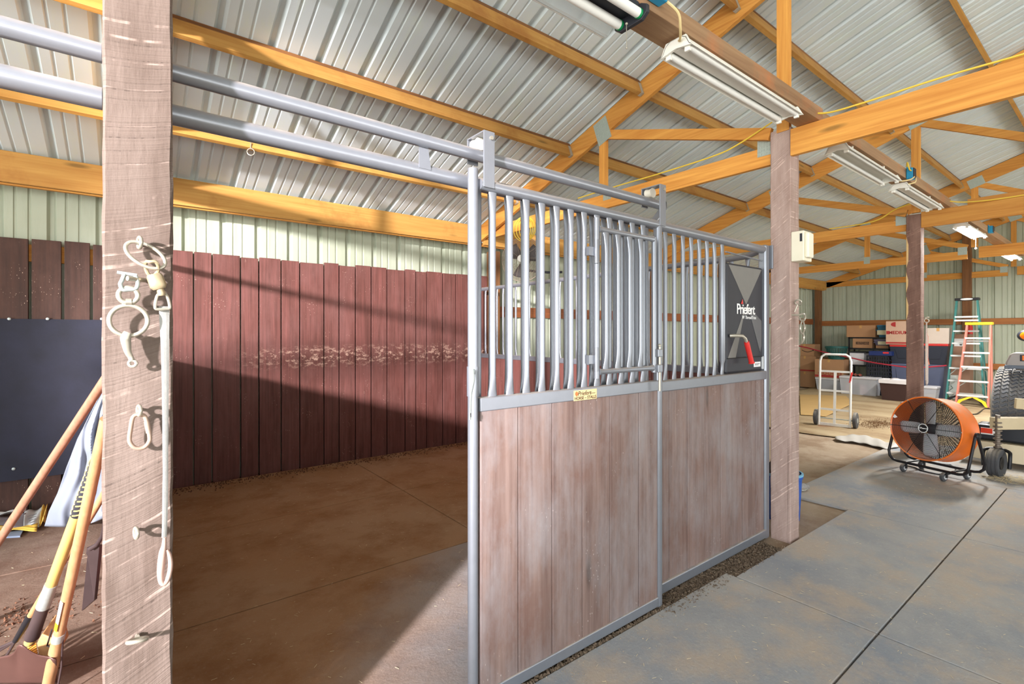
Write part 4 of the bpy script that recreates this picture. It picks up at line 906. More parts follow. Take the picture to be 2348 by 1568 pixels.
# clear long tote in front
r, zt, y0, y1 = tote(1925, 2011, 864, .0, 13.38, .3, 'long clear storage tote on the floor behind the hand truck', FROST, LIDG, True); MB().box(13.43, 13.62, y1 - .5, y1 - .12, .03, .24).build('stored_papers', plain('stored_papers', S(196, 170, 176), .8, 0, .3, 9), r); MB().box(13.43, 13.62, y0 + .35, y0 + .5, .03, .26).build('stored_fabric', plain('stored_fabric', S(130, 40, 90), .8), r)
SHOE = plain('brown_leather', S(130, 70, 56), .6)
for px, nm in ((1960, 'left'), (1970, 'right')):
    g = onX(px, 862, 13.5); t = thing('shoe', 'small reddish shoe on the long clear tote, ' + ('nearer the basket' if nm == 'left' else 'nearer the crate'), 'shoe', (13.5, g.y, zt))
    MB().grid(lambda u, v: V((13.43 + .2*u, g.y + .035*math.cos(math.pi*v)*(1 - .3*u), zt + .005 + .06*math.sin(math.pi*v)*(.55 + .45*math.sin(3*u)))), 10, 8).build('upper', SHOE, t, smooth=True, solid=.004)
    MB().box(13.43, 13.63, g.y - .036, g.y + .036, zt, zt + .012).build('sole', DKPL, t)
# black slatted crate stood on end with game box on top
y0, y1 = span(1988, 2037, 13.7); zt = topz(2015, 815, 13.7); CRB = plain('black_crate', S(22, 26, 38), .5)
t = thing('plastic_crate', 'tall black slotted crate standing left of the dark totes', 'crate', (13.85, (y0+y1)/2, 0)); mb = MB()
for k in range(10):
    y = y0 + (y1-y0)*k/9; mb.box(13.7, 13.715, y - .012, y + .012, 0, zt); mb.box(14.0, 14.015, y - .012, y + .012, 0, zt)
for k in range(11):
    z = .02 + (zt - .04)*k/10; mb.box(13.699, 13.716, y0, y1, z - .014, z + .014); mb.box(13.7, 14.015, y0 - .01, y0 + .01, z - .014, z + .014); mb.box(13.7, 14.015, y1 - .01, y1 + .01, z - .014, z + .014)
mb.build('slatted_body', CRB, t); MB().box(13.7, 14.015, y0, y1, zt - .02, zt).build('end_panel', CRB, t)
y0, y1 = span(1992, 2044, 13.68); t = thing('game_box', 'flat dark blue box lying on top of the black crate', 'box', (13.85, (y0+y1)/2, zt)); MB().box(13.68, 14.0, y0, y1, zt, zt + .1).build('box', plain('navy_box', S(18, 40, 96), .5), t, bevel=.004); MB().box(13.678, 13.68, y0 + .05, y0 + .16, zt + .05, zt + .085).build('red_mark', RED, t)
# totes around the rope post
X3 = 13.85
ra, za, *_ = tote(2044, 2104, 834, .0, X3, .5, 'slate blue tote under the red-lidded tote, left of the rope post', BGT, BGT)
rb, zb, *_ = tote(2107, 2165, 836, .0, X3, .5, 'slate blue tote under the red-lidded tote, right of the rope post', BGT, BGT)
rc, zc1, *_ = tote(2041, 2104, 790, za, X3, .5, 'black tote with a red lid carrying the MEDIUM box', BKT, REDL)
rd, zd, *_ = tote(2107, 2173, 788, zb, X3, .5, 'black tote with a red lid carrying the pale box right of the rope post', BKT, REDL)
t, z_, y0, y1 = carton(2031, 2103, 736, zc1, X3 - .04, .5, 'large brown box printed MEDIUM left of the rope post', m=plain('moving_box', S(190, 158, 136), .8, 0, .06), tape=False, stripe=.035)
xf = X3 - .04; tx('MEDIUM', .098, xf, onX(2060, 760, xf).y, zc1 + .27, DRED, t, bold=.003)
MB().box(xf - .002, xf, onX(2040, 760, xf).y, onX(2032.5, 760, xf).y, zc1 + .235, zc1 + .31).build('red_block', DRED, t)
MB().prism([(xf, onX(2050, 745, xf).y - .03 + .09*math.sin(q) * (1 if 1 else 0), zc1 + .46 + .055*math.cos(q)) for q in [math.pi*k/10 for k in range(11)]], (-.002, 0, 0)).build('half_round_print', DRED, t)
carton(2126, 2176, 752, zd, X3, .45, 'pale grey-brown box on the right red-lidded tote', m=CARD2)
# small clear tote, wastebasket, boxes by the ladders
r, zt, y0, y1 = tote(2116, 2147, 886, .0, 13.3, .3, 'small clear tote on the floor right of the rope post', FROST, LIDG, True); MB().box(13.33, 13.55, y0 + .05, y1 - .06, .02, .16).build('stored_items', plain('stored_items', S(150, 136, 120), .8, 0, .3, 9), r)
g = onX(2048, 880, 13.0); t = thing('wastebasket', 'dark brown wastebasket with a white bag folded over its rim', 'wastebasket', (13.15, g.y, 0)); hh = topz(2048, 872, 13.0); r1 = .24; BRB = plain('dark_brown_plastic', S(64, 42, 40), .45, 0, .1)
sq = lambda w, d, z: [(13.15 - d, g.y - w, z), (13.15 + d, g.y - w, z), (13.15 + d, g.y + w, z), (13.15 - d, g.y + w, z)]
MB().add(sq(.2, .13, 0) + sq(.25, .17, hh), [(3,2,1,0), (0,1,5,4), (1,2,6,5), (2,3,7,6), (3,0,4,7)]).build('body', BRB, t, solid=.006, bevel=.01)
WB2 = plain('white_bag', S(224, 220, 222), .5, 0, .06)
bg = MB().add(sq(.262, .182, hh - .07) + sq(.262, .182, hh + .02) + sq(.2, .12, hh - .06), [(0,1,5,4), (1,2,6,5), (2,3,7,6), (3,0,4,7), (4,5,9,8), (5,6,10,9), (6,7,11,10), (7,4,8,11), (8,9,10,11)]).ball((13.15, g.y, hh), .09, 14, (1, 1.1, .5)).build('bin_bag', WB2, t, smooth=True, bevel=.01)
t, z_, y0, y1 = carton(2172, 2224, 766, .0, 14.6, .35, 'tall brown box behind the stepladders with a white label', m=plain('tall_card', S(168, 130, 108), .8, 0, .08), tape=False); MB().box(14.597, 14.6, (y0+y1)/2 - .09, (y0+y1)/2 + .07, z_ - .27, z_ - .1).build('label', WHITEK, t); MB().box(14.5965, 14.597, (y0+y1)/2 - .06, (y0+y1)/2 - .02, z_ - .25, z_ - .21).build('label_mark', BLACKP, t)
t, z_, y0, y1 = carton(2157, 2193, 860, .0, 14.38, .2, 'white and green product box on the floor behind the green stepladder', m=plain('white_carton', S(222, 228, 222), .6, 0, .05), tape=False); MB().prism([(14.38, y1 - .01, .02), (14.38, y1 - .16, .02), (14.38, y1 - .02, .3)], (-.002, 0, 0)).build('green_corner', plain('green_print', S(70, 160, 80), .6), t); MB().ring((14.379, y1 - .1, .38), (1, 0, 0), .04, .006, 20, 5).tube([(14.378, y0 + .1, .3), (14.378, y0 + .06, .24), (14.378, y0 + .12, .18)], .006, 5).build('printed_marks', plain('dark_green_print', S(30, 70, 60), .6), t)
g = onX(2221, 790, 14.5); t = thing('red_bottle', 'small red bottle standing on the tall box behind the orange stepladder', 'bottle', (14.7, g.y, 0))
MB().lathe([(0, 0), (.05, 0), (.05, .16), (.025, .2), (.02, .24), (0, .24)], (14.75, g.y + .02, topz(2198, 766, 14.6) + .001), (0,0,1), 16).build('body', RED, t, smooth=True)
t.location = (14.75, g.y + .02, topz(2198, 766, 14.6))
for ch in t.children: ch.data.transform(Matrix.Translation(V((14.7, g.y, 0)) - t.location))
# red rope across
P = [pd(1826, 792, 12.2), pd(1850, 797, 12.0), pd(1892, 808, 11.6), pd(1946, 819, 11.2), pd(1990, 829, 10.9), pd(2041, 837, 10.6), pd(2085, 842, 10.4), pd(2120, 842, 10.3), pd(2170, 838, 10.2)]
cable(P, .014, plain('dark_red_rope', S(150, 26, 46), .8), 'red_rope', 'dark red rope strung across in front of the storage boxes', 'rope')
# ================================================================ stepladders
def ladder(xb_, xt_, yl0, yr0, yl1, yr1, zt, rungs, fib, cap, lab, foot, capm, logo=False):
    t = thing('stepladder', lab, 'stepladder', (xb_, (yl0 + yr0)/2, 0)); P = lambda s, f, dx=0: V((xb_ + (xt_ - xb_)*f + dx, (yl0 + (yl1 - yl0)*f) if s < 0 else (yr0 + (yr1 - yr0)*f), zt*f))
    for s in (-1, 1):
        MB().beam(P(s, 0), P(s, 1), .075, .03, (0, 1, 0)).build('front_rail', fib, t, bevel=.003)
        MB().beam(P(s, 0, .21) + V((0, -.03*s, 0)), P(s, .96, .05), .045, .025, (0, 1, 0)).build('rear_rail', fib, t)
    for i, f in enumerate(rungs):
        a, b = P(-1, f), P(1, f); MB().beam(a, b, .09, .035).build('step', ALU, t, bevel=.003)
        if i in (0, 1, 2):
            for s, e in ((-1, a), (1, b)): MB().tube([e + V((.02, .12*(-1 if s < 0 else 1), -.0)), P(s, f - .07, .02)], .008, 6).build('step_brace', GALV, t)
    for f in (rungs[-1] - .035,): MB().beam(P(-1, f, .06), P(1, f, .06), .02, .03).build('spreader_bar', ALU, t)
    a, b = P(-1, 1), P(1, 1); MB().beam(a + V((.03, .03, .02)), b + V((.03, -.03, .02)), .16, .055).build('top_cap', cap, t, bevel=.008)
    if logo: MB().lathe([(0, 0), (.1, 0), (.1, .002), (0, .002)], (xt_ - .052, (yl1 + yr1)/2, zt + .02), (-1, 0, 0), 24).xform(Matrix.Translation((0, 0, zt + .02)) @ Matrix.Scale(.22, 4, (0, 0, 1)) @ Matrix.Translation((0, 0, -zt - .02))).build('cap_badge', ALU, t)
    f0 = rungs[0]
    for s in (-1, 1):
        sg = -1 if s < 0 else 1; q = [P(s, .004, -.045), P(s, f0*.55, -.045) + V((0, .035*sg, 0)), P(s, f0*.9, -.045) + V((0, .17*sg, 0)), P(s, f0*.9, -.045) + V((0, .24*sg, 0)), P(s, f0*.45, -.045) + V((0, .09*sg, 0)), P(s, .004, -.045) + V((0, .035*sg, 0))]
        MB().prism(q, (.02, 0, 0)).build('corner_foot', foot, t)
    return t
ladder(13.5, 14.0, 2.56, 1.97, 2.475, 2.15, topz(2214, 688, 13.95), [.095, .215, .335, .455, .575, .695, .80, .835][:7] + [.835], GREENF, BLACKM, 'taller green stepladder with a black top leaning at the end wall', BLACKM, BLACKM, True)
ladder(13.2, 13.55, 2.35, 1.875, 2.235, 1.885, topz(2248, 744, 13.55), [.125, .30, .475, .65, .83], PINKF, YEL, 'shorter orange stepladder with a yellow top in front of the green one', YEL, YEL)
# ================================================================ lead rope on the middle post
XR = 7.44; yr = 1.60
t = thing('lead_rope', 'orange and white lead rope hanging in a hank on the far post', 'rope', (XR, yr, 1.6)); ROPEO = plain('orange_rope', S(226, 130, 104), .85, 0, .2, 60); ROPEW = plain('white_rope', S(206, 190, 180), .85, 0, .25, 70)
zr = lambda py: onY(2118, py, yr).z
MB().ring((XR + .02, yr - .01, zr(735)), (1, .3, 0), .022, .006, 20, 8).ring((XR + .02, yr - .01, zr(728)), (.2, .2, 1), .022, .006, 20, 8).build('snap_ring', BRIGHT, t, smooth=True)
for k, (m_, yo, ze) in enumerate(((ROPEO, -.02, 800), (ROPEO, .012, 812), (ROPEW, -.005, 842), (ROPEW, -.03, 872), (ROPEW, .018, 878), (ROPEW, -.012, 880))):
    MB().tube([(XR + .02, yr - .01, zr(738)), (XR + yo, yr - .012 + yo*.2, zr(760)), (XR + yo*1.2, yr - .015, zr((738 + ze)/2)), (XR + yo + .006, yr - .014, zr(ze)), (XR + yo + .016, yr - .014, zr(ze + 3)), (XR + yo + .024, yr - .015, zr(ze - 2)), (XR + yo*.8 + .022, yr - .017, zr(770))], .0075, 7).build('strand', m_, t, smooth=True)
MB().tube([(XR - .03, yr - .01, zr(800)), (XR + .05, yr - .02, zr(832)), (XR + .075, yr - .02, zr(836))], .009, 6).build('loose_end', ROPEO, t, smooth=True)
# ================================================================ tractor (only its left rear shows) and the mower behind it
t = thing('tractor', 'compact tractor at the right edge, its left rear turf tyre and fender lamp showing', 'tractor', (8.5, .3, 0))
TC, TR, y0, y1 = V((8.47, 0, .53)), .53, .68, 1.12; ym = (y0 + y1)/2; hw = (y1 - y0)/2
TYRE = plain('turf_tyre_rubber', S(104, 109, 118), .7, 0, .2, 25, .001, dust=S(150, 142, 130)); AX = (0, 1, 0)
prof = [(.25, -hw*.82), (.36, -hw*.98), (.45, -hw), (.492, -hw*.86), (.505, -hw*.5), (.507, 0), (.505, hw*.5), (.492, hw*.86), (.45, hw), (.36, hw*.98), (.25, hw*.82)]
ty = MB().lathe(prof, (TC.x, ym, TC.z), AX, 72).build('rear_tyre', plain('dusty_carcass', S(150, 148, 146), .85, 0, .15, 25), t, smooth=True)
mb = MB()
def tp(th, w, r): return V((TC.x - math.cos(th)*r, ym + w, TC.z + math.sin(th)*r))
NL = 62
for k in range(NL):
    th = 2*math.pi*k/NL; dth = 2*math.pi/NL
    for row in range(6):
        w0 = -hw*.95 + row*(2*hw*.95)/6; w1 = w0 + 2*hw*.95/6 - .012; o = .5*dth*(row % 2); n = 4; q = []
        for i in range(n + 1):
            f = i/n; w = w0 + (w1 - w0)*f; z = .22*dth*math.sin(2*math.pi*f); rr = .507 - .02*max(0, abs(w)/hw - .45)**1.5*1.6
            q.append((th + o + z - .27*dth, th + o + z + .27*dth, w, rr))
        vs = []
        for (a, b, w, rr) in q: vs += [tp(a, w, rr - .004), tp(b, w, rr - .004), tp(b, w, rr + .022), tp(a, w, rr + .022)]
        fs = [(0,1,2,3), (n*4+3, n*4+2, n*4+1, n*4)]
        for i in range(n):
            for e in range(4): fs.append((i*4+e, i*4+(e+1) % 4, (i+1)*4+(e+1) % 4, (i+1)*4+e))
        mb.add(vs, fs)
mb.build('tread_blocks', TYRE, ty)
MB().lathe([(.0, .03), (.12, .04), (.2, .1), (.25, .17), (.262, .18), (.262, -.18), (.25, -.17), (0, -.05)], (TC.x, ym, TC.z), AX, 36).build('wheel_rim', TANP, t, smooth=True)
GREY = plain('grey_fender', S(150, 144, 140), .35, .2, .08)
MB().box(8.1, 9.0, -.9, .64, .38, .9).build('body', GREY, t, bevel=.05)
MB().lathe([(.25, -hw*.8), (.5, -hw*.95), (.5, hw*.95), (.25, hw*.8)], (TC.x, -ym + .0, TC.z), AX, 40).build('rear_tyre', TYRE, t, smooth=True)
fm = MB(); NP = 18
for i in range(NP):
    pass
fm.grid(lambda u, v: V((8.47 - math.cos(.95 + 1.6*u)*.62, .5 + .42*v, .53 + math.sin(.95 + 1.6*u)*.62)), 16, 4); fm.build('fender', GREY, t, solid=.01, smooth=True)
# lamp pod on the fender
za, zb_ = 1.055, 1.235
pod = MB().prism([(8.06, 1.005, za), (8.06, 1.0, za + .07), (8.06, .965, zb_ - .02), (8.06, .93, zb_), (8.06, .5, zb_ + .012), (8.06, .5, za)], (.2, 0, 0)).build('lamp_pod', GREY, t, bevel=.018)
MB().box(8.05, 8.27, .5, 1.008, za - .004, za + .035).build('pod_base', plain('slate_base', S(96, 106, 120), .5), pod, bevel=.006)
AMBL = plain('amber_lens', S(238, 120, 20), .2, 0, .1, 40)
MB().box(8.045, 8.06, .5, .862, za + .095, za + .15).build('amber_lens', AMBL, pod, bevel=.004); MB().box(8.05, 8.06, .5, .88, za + .085, za + .16).build('lens_frame', DKPL, pod, bevel=.004)
MB().tube([(8.8, .42, .8), (8.8, .42, 2.1), (8.8, .36, 2.2), (8.8, -.7, 2.2)], .035, 10).build('roll_bar', DKPL, t, smooth=True)
MB().tube([(8.8, .42, 1.43), (8.8, .86, 1.43)], .012, 8).build('signal_arm', DKPL, t)
sg_ = MB().ball((8.8, .90, 1.43), .078, 20, (.45, 1.15, .95)).build('signal_lamp', DKPL, t, smooth=True); MB().ball((8.772, .895, 1.43), .06, 18, (.45, 1.1, .9)).build('amber_lens', AMBL, sg_, smooth=True)
# finish mower
cg = V((6.96, .93, 0)); t = thing('finish_mower', 'tan finish mower with a black caster wheel parked behind the tractor', 'mower', (7.4, .4, 0))
SK = plain('cream_skirt', S(222, 208, 178), .5, 0, .06, 6)
MB().prism([(7.5, 1.28, .06), (7.5, 1.28, .24), (7.5, -.9, .24), (7.5, -.9, .06)], (.03, 0, 0)).build('rear_skirt', SK, t, bevel=.004)
MB().prism([(7.5, 1.28, .06), (7.9, 1.36, .06), (7.9, 1.36, .24), (7.5, 1.28, .24)], (.0, -.02, 0)).build('side_skirt', SK, t)
MB().box(7.5, 8.0, -.9, 1.3, .235, .255).build('deck_top', SK, t, bevel=.004)
bp = MB().prism([(7.56, 1.20, .27), (7.56, 1.22, .36), (7.56, 1.17, .44), (7.56, -.9, .44), (7.56, -.9, .27)], (.28, 0, 0)).build('black_guard', plain('black_guard_paint', S(32, 36, 44), .35, 0, .1), t, bevel=.02)
rf = onX(2270, 1006, 7.555); MB().box(7.552, 7.56, rf.y - .075, rf.y + .075, .33, .405).build('reflector', WHITEK, bp, bevel=.002); MB().box(7.549, 7.553, rf.y - .02, rf.y + .075, .345, .4).build('red_reflector', plain('red_lens', S(230, 70, 40), .3), bp)
sp = MB().tube([(cg.x + .09, cg.y, .255), (cg.x + .09, cg.y, .62)], .02, 14)
for k in range(7): sp.ring((cg.x + .09, cg.y, .29 + .042*k), (0, 0, 1), .025 + .002*(k % 3), .009, 20, 6)
sp.build('caster_spindle', plain('worn_spindle', S(128, 116, 104), .5, .4, .3, 40), t, smooth=True)
MB().tube([(cg.x + .0, cg.y + .095, .1), (cg.x + .01, cg.y + .1, .22), (cg.x + .05, cg.y + .085, .262), (cg.x + .09, cg.y, .272), (cg.x + .05, cg.y - .085, .262), (cg.x + .01, cg.y - .1, .22), (cg.x, cg.y - .095, .1)], .016, 8, sp=3).build('caster_fork', BLACKM, t, smooth=True)
w = MB().lathe([(.06, -.036), (.1, -.05), (.128, -.052), (.14, -.044), (.142, -.03), (.138, -.027), (.138, -.022), (.143, -.018), (.144, .0), (.139, .003), (.139, .008), (.143, .012), (.142, .03), (.138, .032), (.138, .036), (.14, .044), (.128, .052), (.1, .05), (.06, .036)], (cg.x, cg.y, .144), (.12, 1, 0), 40, True).build('caster_wheel', RUBBER, t, smooth=True)
MB().lathe([(0, -.035), (.03, -.04), (.062, -.045), (.062, .045), (.03, .04), (0, .035)], (cg.x, cg.y, .144), (.12, 1, 0), 20).build('wheel_hub', BLACKM, w)
MB().beam((cg.x + .09, cg.y + .03, .53), (7.55, .60, .53), .09, .12).build('tan_arm', TANP, t, bevel=.006)
MB().beam((7.5, .62, .53), (8.0, .52, .62), .06, .12).build('tan_arm', TANP, t, bevel=.006)
MB().beam((7.45, .85, .715), (7.75, .1, .66), .06, .11).build('tan_arm', TANP, t, bevel=.006)
MB().beam((7.5, .25, .24), (7.5, .25, .7), .06, .06, (0, 1, 0)).build('tan_upright', TANP, t, bevel=.004)
MB().beam((7.5, .62, .24), (7.5, .62, .5), .05, .05, (0, 1, 0)).build('tan_upright', TANP, t, bevel=.004)
rnd = random.Random(8)
def strawpile(name, fn, n, L, lab, mat, zmax=.02, par=None, r=.0011):
    mb = MB()
    for k in range(n):
        p = fn(); a = rnd.uniform(0, 6.283); l = rnd.uniform(.4, 1) * L; q = V((math.cos(a)*l/2, math.sin(a)*l/2, rnd.uniform(-.25, .25)*min(l, zmax*2)))
        z = V((0, 0, rnd.uniform(.001, zmax))); w = V((-math.sin(a), math.cos(a), 0)) * r * rnd.uniform(.6, 1.5)
        a0, a1 = p - q + z, p + q + z; a0.z = max(a0.z, .0008); a1.z = max(a1.z, .0008)
        mb.add([a0 - w, a0 + w, a1 + w, a1 - w, a0 + V((0,0,r*1.2)), a1 + V((0,0,r*1.2))], [(0,1,2,3), (0,4,5,3), (1,2,5,4)])
    o = mb.build(name, mat, par); o['kind'] = 'stuff'
    if par is None: tag(o, lab, 'straw')
    return o
STRAW = plain('dry_straw', S(214, 196, 156), .8, 0, .2, 60)
strawpile('grass_clippings', lambda: V((7.52 + rnd.random()*.4, rnd.uniform(.2, .75), .25 + .05*rnd.random())), 260, .07, '', STRAW, .07, t)
strawpile('hay_wisps', lambda: V((6.95 + rnd.gauss(-.06, .1), .8 + rnd.gauss(.0, .14), 0)), 260, .1, 'wisps of dry hay around the mower caster wheel', STRAW, .03)
strawpile('floor_straw', lambda: V((rnd.uniform(1.2, 7.2), rnd.uniform(.15, 1.5), 0)), 600, .022, 'bits of straw scattered over the grey aisle mats', STRAW, .004, None, .0007)
strawpile('floor_straw', lambda: V((rnd.uniform(.1, 3.6), rnd.uniform(1.8, 5.5), 0)), 500, .025, 'bits of straw scattered over the stall floor', STRAW, .004, None, .0007)
strawpile('floor_straw', lambda: V((rnd.uniform(-1.4, -.1), rnd.uniform(1.9, 5.4), 0)), 200, .025, 'bits of straw scattered over the left stall floor', STRAW, .004, None, .0007)
# shavings and dirt along the foot of the stall front
def lumps(name, fn, n, s, lab, mat):
    mb = MB()
    for k in range(n):
        p = fn(); e = s * rnd.uniform(.3, 1); R_ = Euler((rnd.random()*6, rnd.random()*6, rnd.random()*6)).to_matrix()
        q = [p + V((0, 0, e*.25)) + R_ @ V(c) * e for c in ((-.5,-.35,-.15), (.6,-.3,-.1), (.4,.45,-.2), (-.45,.3,-.1), (.05,.05,.4))]
        mb.add(q, [(0,1,4), (1,2,4), (2,3,4), (3,0,4), (3,2,1,0)])
    o = mb.build(name, mat, None); tag(o, lab, 'litter'); o['kind'] = 'stuff'; return o
lumps('spilled_dirt', lambda: gnd(2015 + rnd.gauss(0, 26), 971 + rnd.gauss(0, 5), .02), 1800, .012, 'dark patch of spilled dirt on the tarp left of the drum fan', plain('damp_dirt', S(112, 82, 54), .95, 0, .3, 20))
LUMP = plain('dark_litter', S(104, 88, 72), .95, 0, .4, 80); LUMP2 = plain('pale_shavings', S(160, 144, 124), .9, 0, .3, 80); LUMP3 = plain('brown_clods', S(104, 70, 50), .95, 0, .3, 60)
lumps('door_litter', lambda: V((rnd.uniform(1.1, 2.3), 1.577 + abs(rnd.gauss(0, .009)) , -.006)), 800, .02, 'dark litter gathered along the foot of the sliding door', LUMP)
lumps('door_litter', lambda: V((rnd.uniform(2.2, 3.5), 1.5 + rnd.uniform(0, .17), -.014)), 4200, .024, 'dark litter gathered along the foot of the fixed stall panel', LUMP)
lumps('shavings', lambda: V((rnd.uniform(1.1, 3.6), 1.53 + rnd.gauss(0, .05), .0)), 500, .006, 'pale shavings sprinkled in front of the stall front', LUMP2)
lumps('dirt_clods', lambda: V((rnd.uniform(.1, 3.6), 5.56 - abs(rnd.gauss(0, .1)), 0)), 900, .018, 'brown clods along the foot of the back plank wall', LUMP3)
lumps('dirt_clods', lambda: V((-.75 + rnd.gauss(0, .28), 3.55 + rnd.gauss(0, .12), 0)), 900, .016, 'brown clods on the floor of the left stall behind the shovels', LUMP3)
h_ = onY(575, 340, 4.58); t = thing('screw_hook', 'small wire hook under the lowest purlin above the open stall', 'hook', h_); MB().ring(h_ + V((0, 0, -.03)), (.4, 1, 0), .028, .004, 20, 6).tube([h_, h_ + V((0, 0, .05))], .004, 6).build('hook', BRIGHT, t, smooth=True)
# ================================================================ tools in the left stall
HW1 = wood('tool_handle_brown', S(150, 112, 92), S(128, 88, 66), 'z', knots=False, rough=.4); HW2 = wood('tool_handle_tan', S(170, 134, 98), S(146, 108, 72), 'z', knots=False, rough=.4)
HWY = plain('yellow_handle', S(188, 160, 94), .35, 0, .06); RSTL = plain('rusty_blade', S(92, 64, 58), .42, .3, .25, 9); DSTL = plain('dark_blade_steel', S(84, 70, 70), .4, .5, .25, 9)
def tool(name, lab, base): return thing(name, lab, 'tool', base)
b0 = pd(-160, 1480, 2.31); t = tool('long_pole', 'long brown wooden pole leaning across the left stall behind the near post', V((b0.x, b0.y, 0)))
MB().tube([b0, pd(246, 862, 1.95)], .0165, 14).build('pole', HW1, t, smooth=True)
# yellow handled shovel
t = tool('round_shovel', 'yellow-handled round shovel with a chevron grip in the lower left corner', gnd(40, 1560))
a, b = pd(66, 1480, 1.96), pd(243, 1000, 1.66)
def at(f): return a.lerp(b, f)
MB().tube([at(.02), at(.28), at(.5), at(.7), at(.9), at(1)], [.019, .0185, .0185, .018, .017, .016], 16).build('handle', HWY, t, smooth=True)
gr = MB().tube([at(.66), at(.665), at(.9), at(.905)], [.0175, .0192, .0182, .017], 16).build('grip', DKPL, t, smooth=True)
mb = MB(); dr = (b - a).normalized(); sd = V((-.78, -.6, 0)); sd = (sd - dr*sd.dot(dr)).normalized(); w_ = dr.cross(sd)
for k in range(11):
    f = .672 + .021*k
    for sg_ in (-1, 1):
        q = []
        for i in range(6):
            an = sg_ * (.18 + i*.24); p = at(f + .0035*i*0 + .012*(i/5)) + (sd*math.cos(an) + w_*math.sin(an))*.0192
            q.append(p)
        mb.tube(q, .0027, 5)
mb.build('yellow_chevrons', HWY, gr)
MB().tube([at(.215), at(.33)], [.0225, .0205], 16).build('ferrule', GALV, t, smooth=True)
MB().tube([at(.05), at(.12), at(.215)], [.0245, .0225, .0208], 14).build('socket', DSTL, t, smooth=True)
nr = V((-.35, -.80, .48)).normalized()
def shov(u, v):
    px = -20 + 152*u; top = 1502 + 10*abs(2*u - 1)**3 - 26*math.exp(-((u - .5)/.13)**2); py = top + (1567 - top)*v
    c = pd(px, py, 1.93 + .12*v - .03*math.cos((u-.5)*3) + .0)
    ridge = math.exp(-((u - .52)/.12)**2)*.03*(1 - .7*v) + .012*math.exp(-((u - .97)/.05)**2)*(1 - v)
    return c + nr*ridge
MB().grid(shov, 20, 14).build('blade', RSTL, t, smooth=True, solid=.003)
# tan handled fork-like scoop with wire brace
t = tool('braced_scoop', 'tan wooden-handled tool with a wire brace leaning beside the yellow shovel', gnd(120, 1568))
a, b = pd(108, 1580, 2.0), pd(243, 960, 1.62)
MB().tube([a, at(.1), at(.18), at(.24), at(.6), at(1)], [.0195, .021, .021, .018, .0175, .0165], 14).build('handle', HW2, t, smooth=True)
MB().tube([at(.215), at(.245)], .0205, 14).build('collar', GALV, t, smooth=True)
mb = MB(); c = at(.235); mb.tube([c + V((-.02, 0, .03)), pd(108, 1480, 1.98), pd(118, 1485, 1.97), c], .003, 6); mb.tube([c + V((.012, -.01, .0)), at(.1) + V((.03, -.02, 0)), pd(128, 1600, 1.96)], .004, 6); mb.build('wire_brace', DSTL, t, smooth=True)
lb_ = MB().prism([at(.30) + sd*.0186 + w_*.012, at(.30) + sd*.0186 - w_*.004, at(.385) + sd*.018 - w_*.004, at(.385) + sd*.018 + w_*.012], sd*.0012).build('white_label', WHITEK, t); MB().prism([at(.27) + sd*.0188 + w_*.012, at(.27) + sd*.0188 - w_*.004, at(.30) + sd*.0186 - w_*.004, at(.30) + sd*.0186 + w_*.012], sd*.0012).build('yellow_label', YEL, t)
# pitchfork
t = tool('pitchfork', 'thin wooden-handled fork with a black ferrule behind the yellow shovel', gnd(0, 1540))
a, b = pd(8, 1515, 2.1), pd(246, 1120, 1.85)
MB().tube([at(.28), at(.6), at(1)], .0125, 12).build('handle', HW2, t, smooth=True); MB().tube([at(.13), at(.29)], [.0105, .0155], 12).build('ferrule', BLACKM, t, smooth=True); MB().tube([pd(-30, 1575, 2.12), a, at(.13)], [.004, .0055, .006], 8).build('tine', DSTL, t, smooth=True)
for dx in (-26, -52): MB().tube([pd(-40 + dx, 1585, 2.14), pd(-5 + dx, 1510, 2.12), at(.13)], [.004, .005, .006], 8).build('tine', DSTL, t, smooth=True)
# broom block
t = tool('broom_head', 'wooden broom block with yellow bristles lying behind the shovel blade', gnd(100, 1500))
c0, c1 = gnd(92, 1560, .02), gnd(100, 1482, .06)
q = [pd(x, y, 2.08) for x, y in ((84, 1475), (96, 1453), (118, 1462), (128, 1506), (92, 1516))]; MB().prism(q, (.03, .16, .0)).build('block', wood('pale_block', S(196, 152, 104), S(160, 114, 72), 'y', knots=False), t, bevel=.004)
mb = MB()
for i in range(9):
    for j in range(5):
        p = pd(82 - 1.5*j*0 + i*.8, 1474 + i*5, 2.085 + .03*j); mb.tube([p, p + V((-.035 - .004*(i % 3), -.02, -.012))], .005, 5)
mb.build('bristles', plain('yellow_bristle', S(232, 176, 80), .7, 0, .15, 60), t)
# flat spade
t = tool('steel_scraper', 'dark flat steel blade on a curved neck leaning beside the near post', gnd(190, 1402))
q = [pd(x, y, d) for x, y, d in ((187, 1401, 2.52), (216, 1376, 2.50), (228, 1252, 2.32), (216, 1250, 2.32), (203, 1262, 2.34), (199, 1255, 2.34), (197, 1268, 2.35), (200, 1275, 2.36))]
MB().prism(q, (.012, .008, .002)).build('blade', DSTL, t, bevel=.001)
MB().tube([pd(207, 1258, 2.32), pd(222, 1249, 2.31), pd(234, 1230, 2.29), pd(241, 1205, 2.26), pd(246, 1160, 2.2)], [.011, .010, .009, .010, .012], 10).build('neck', DSTL, t, smooth=True)
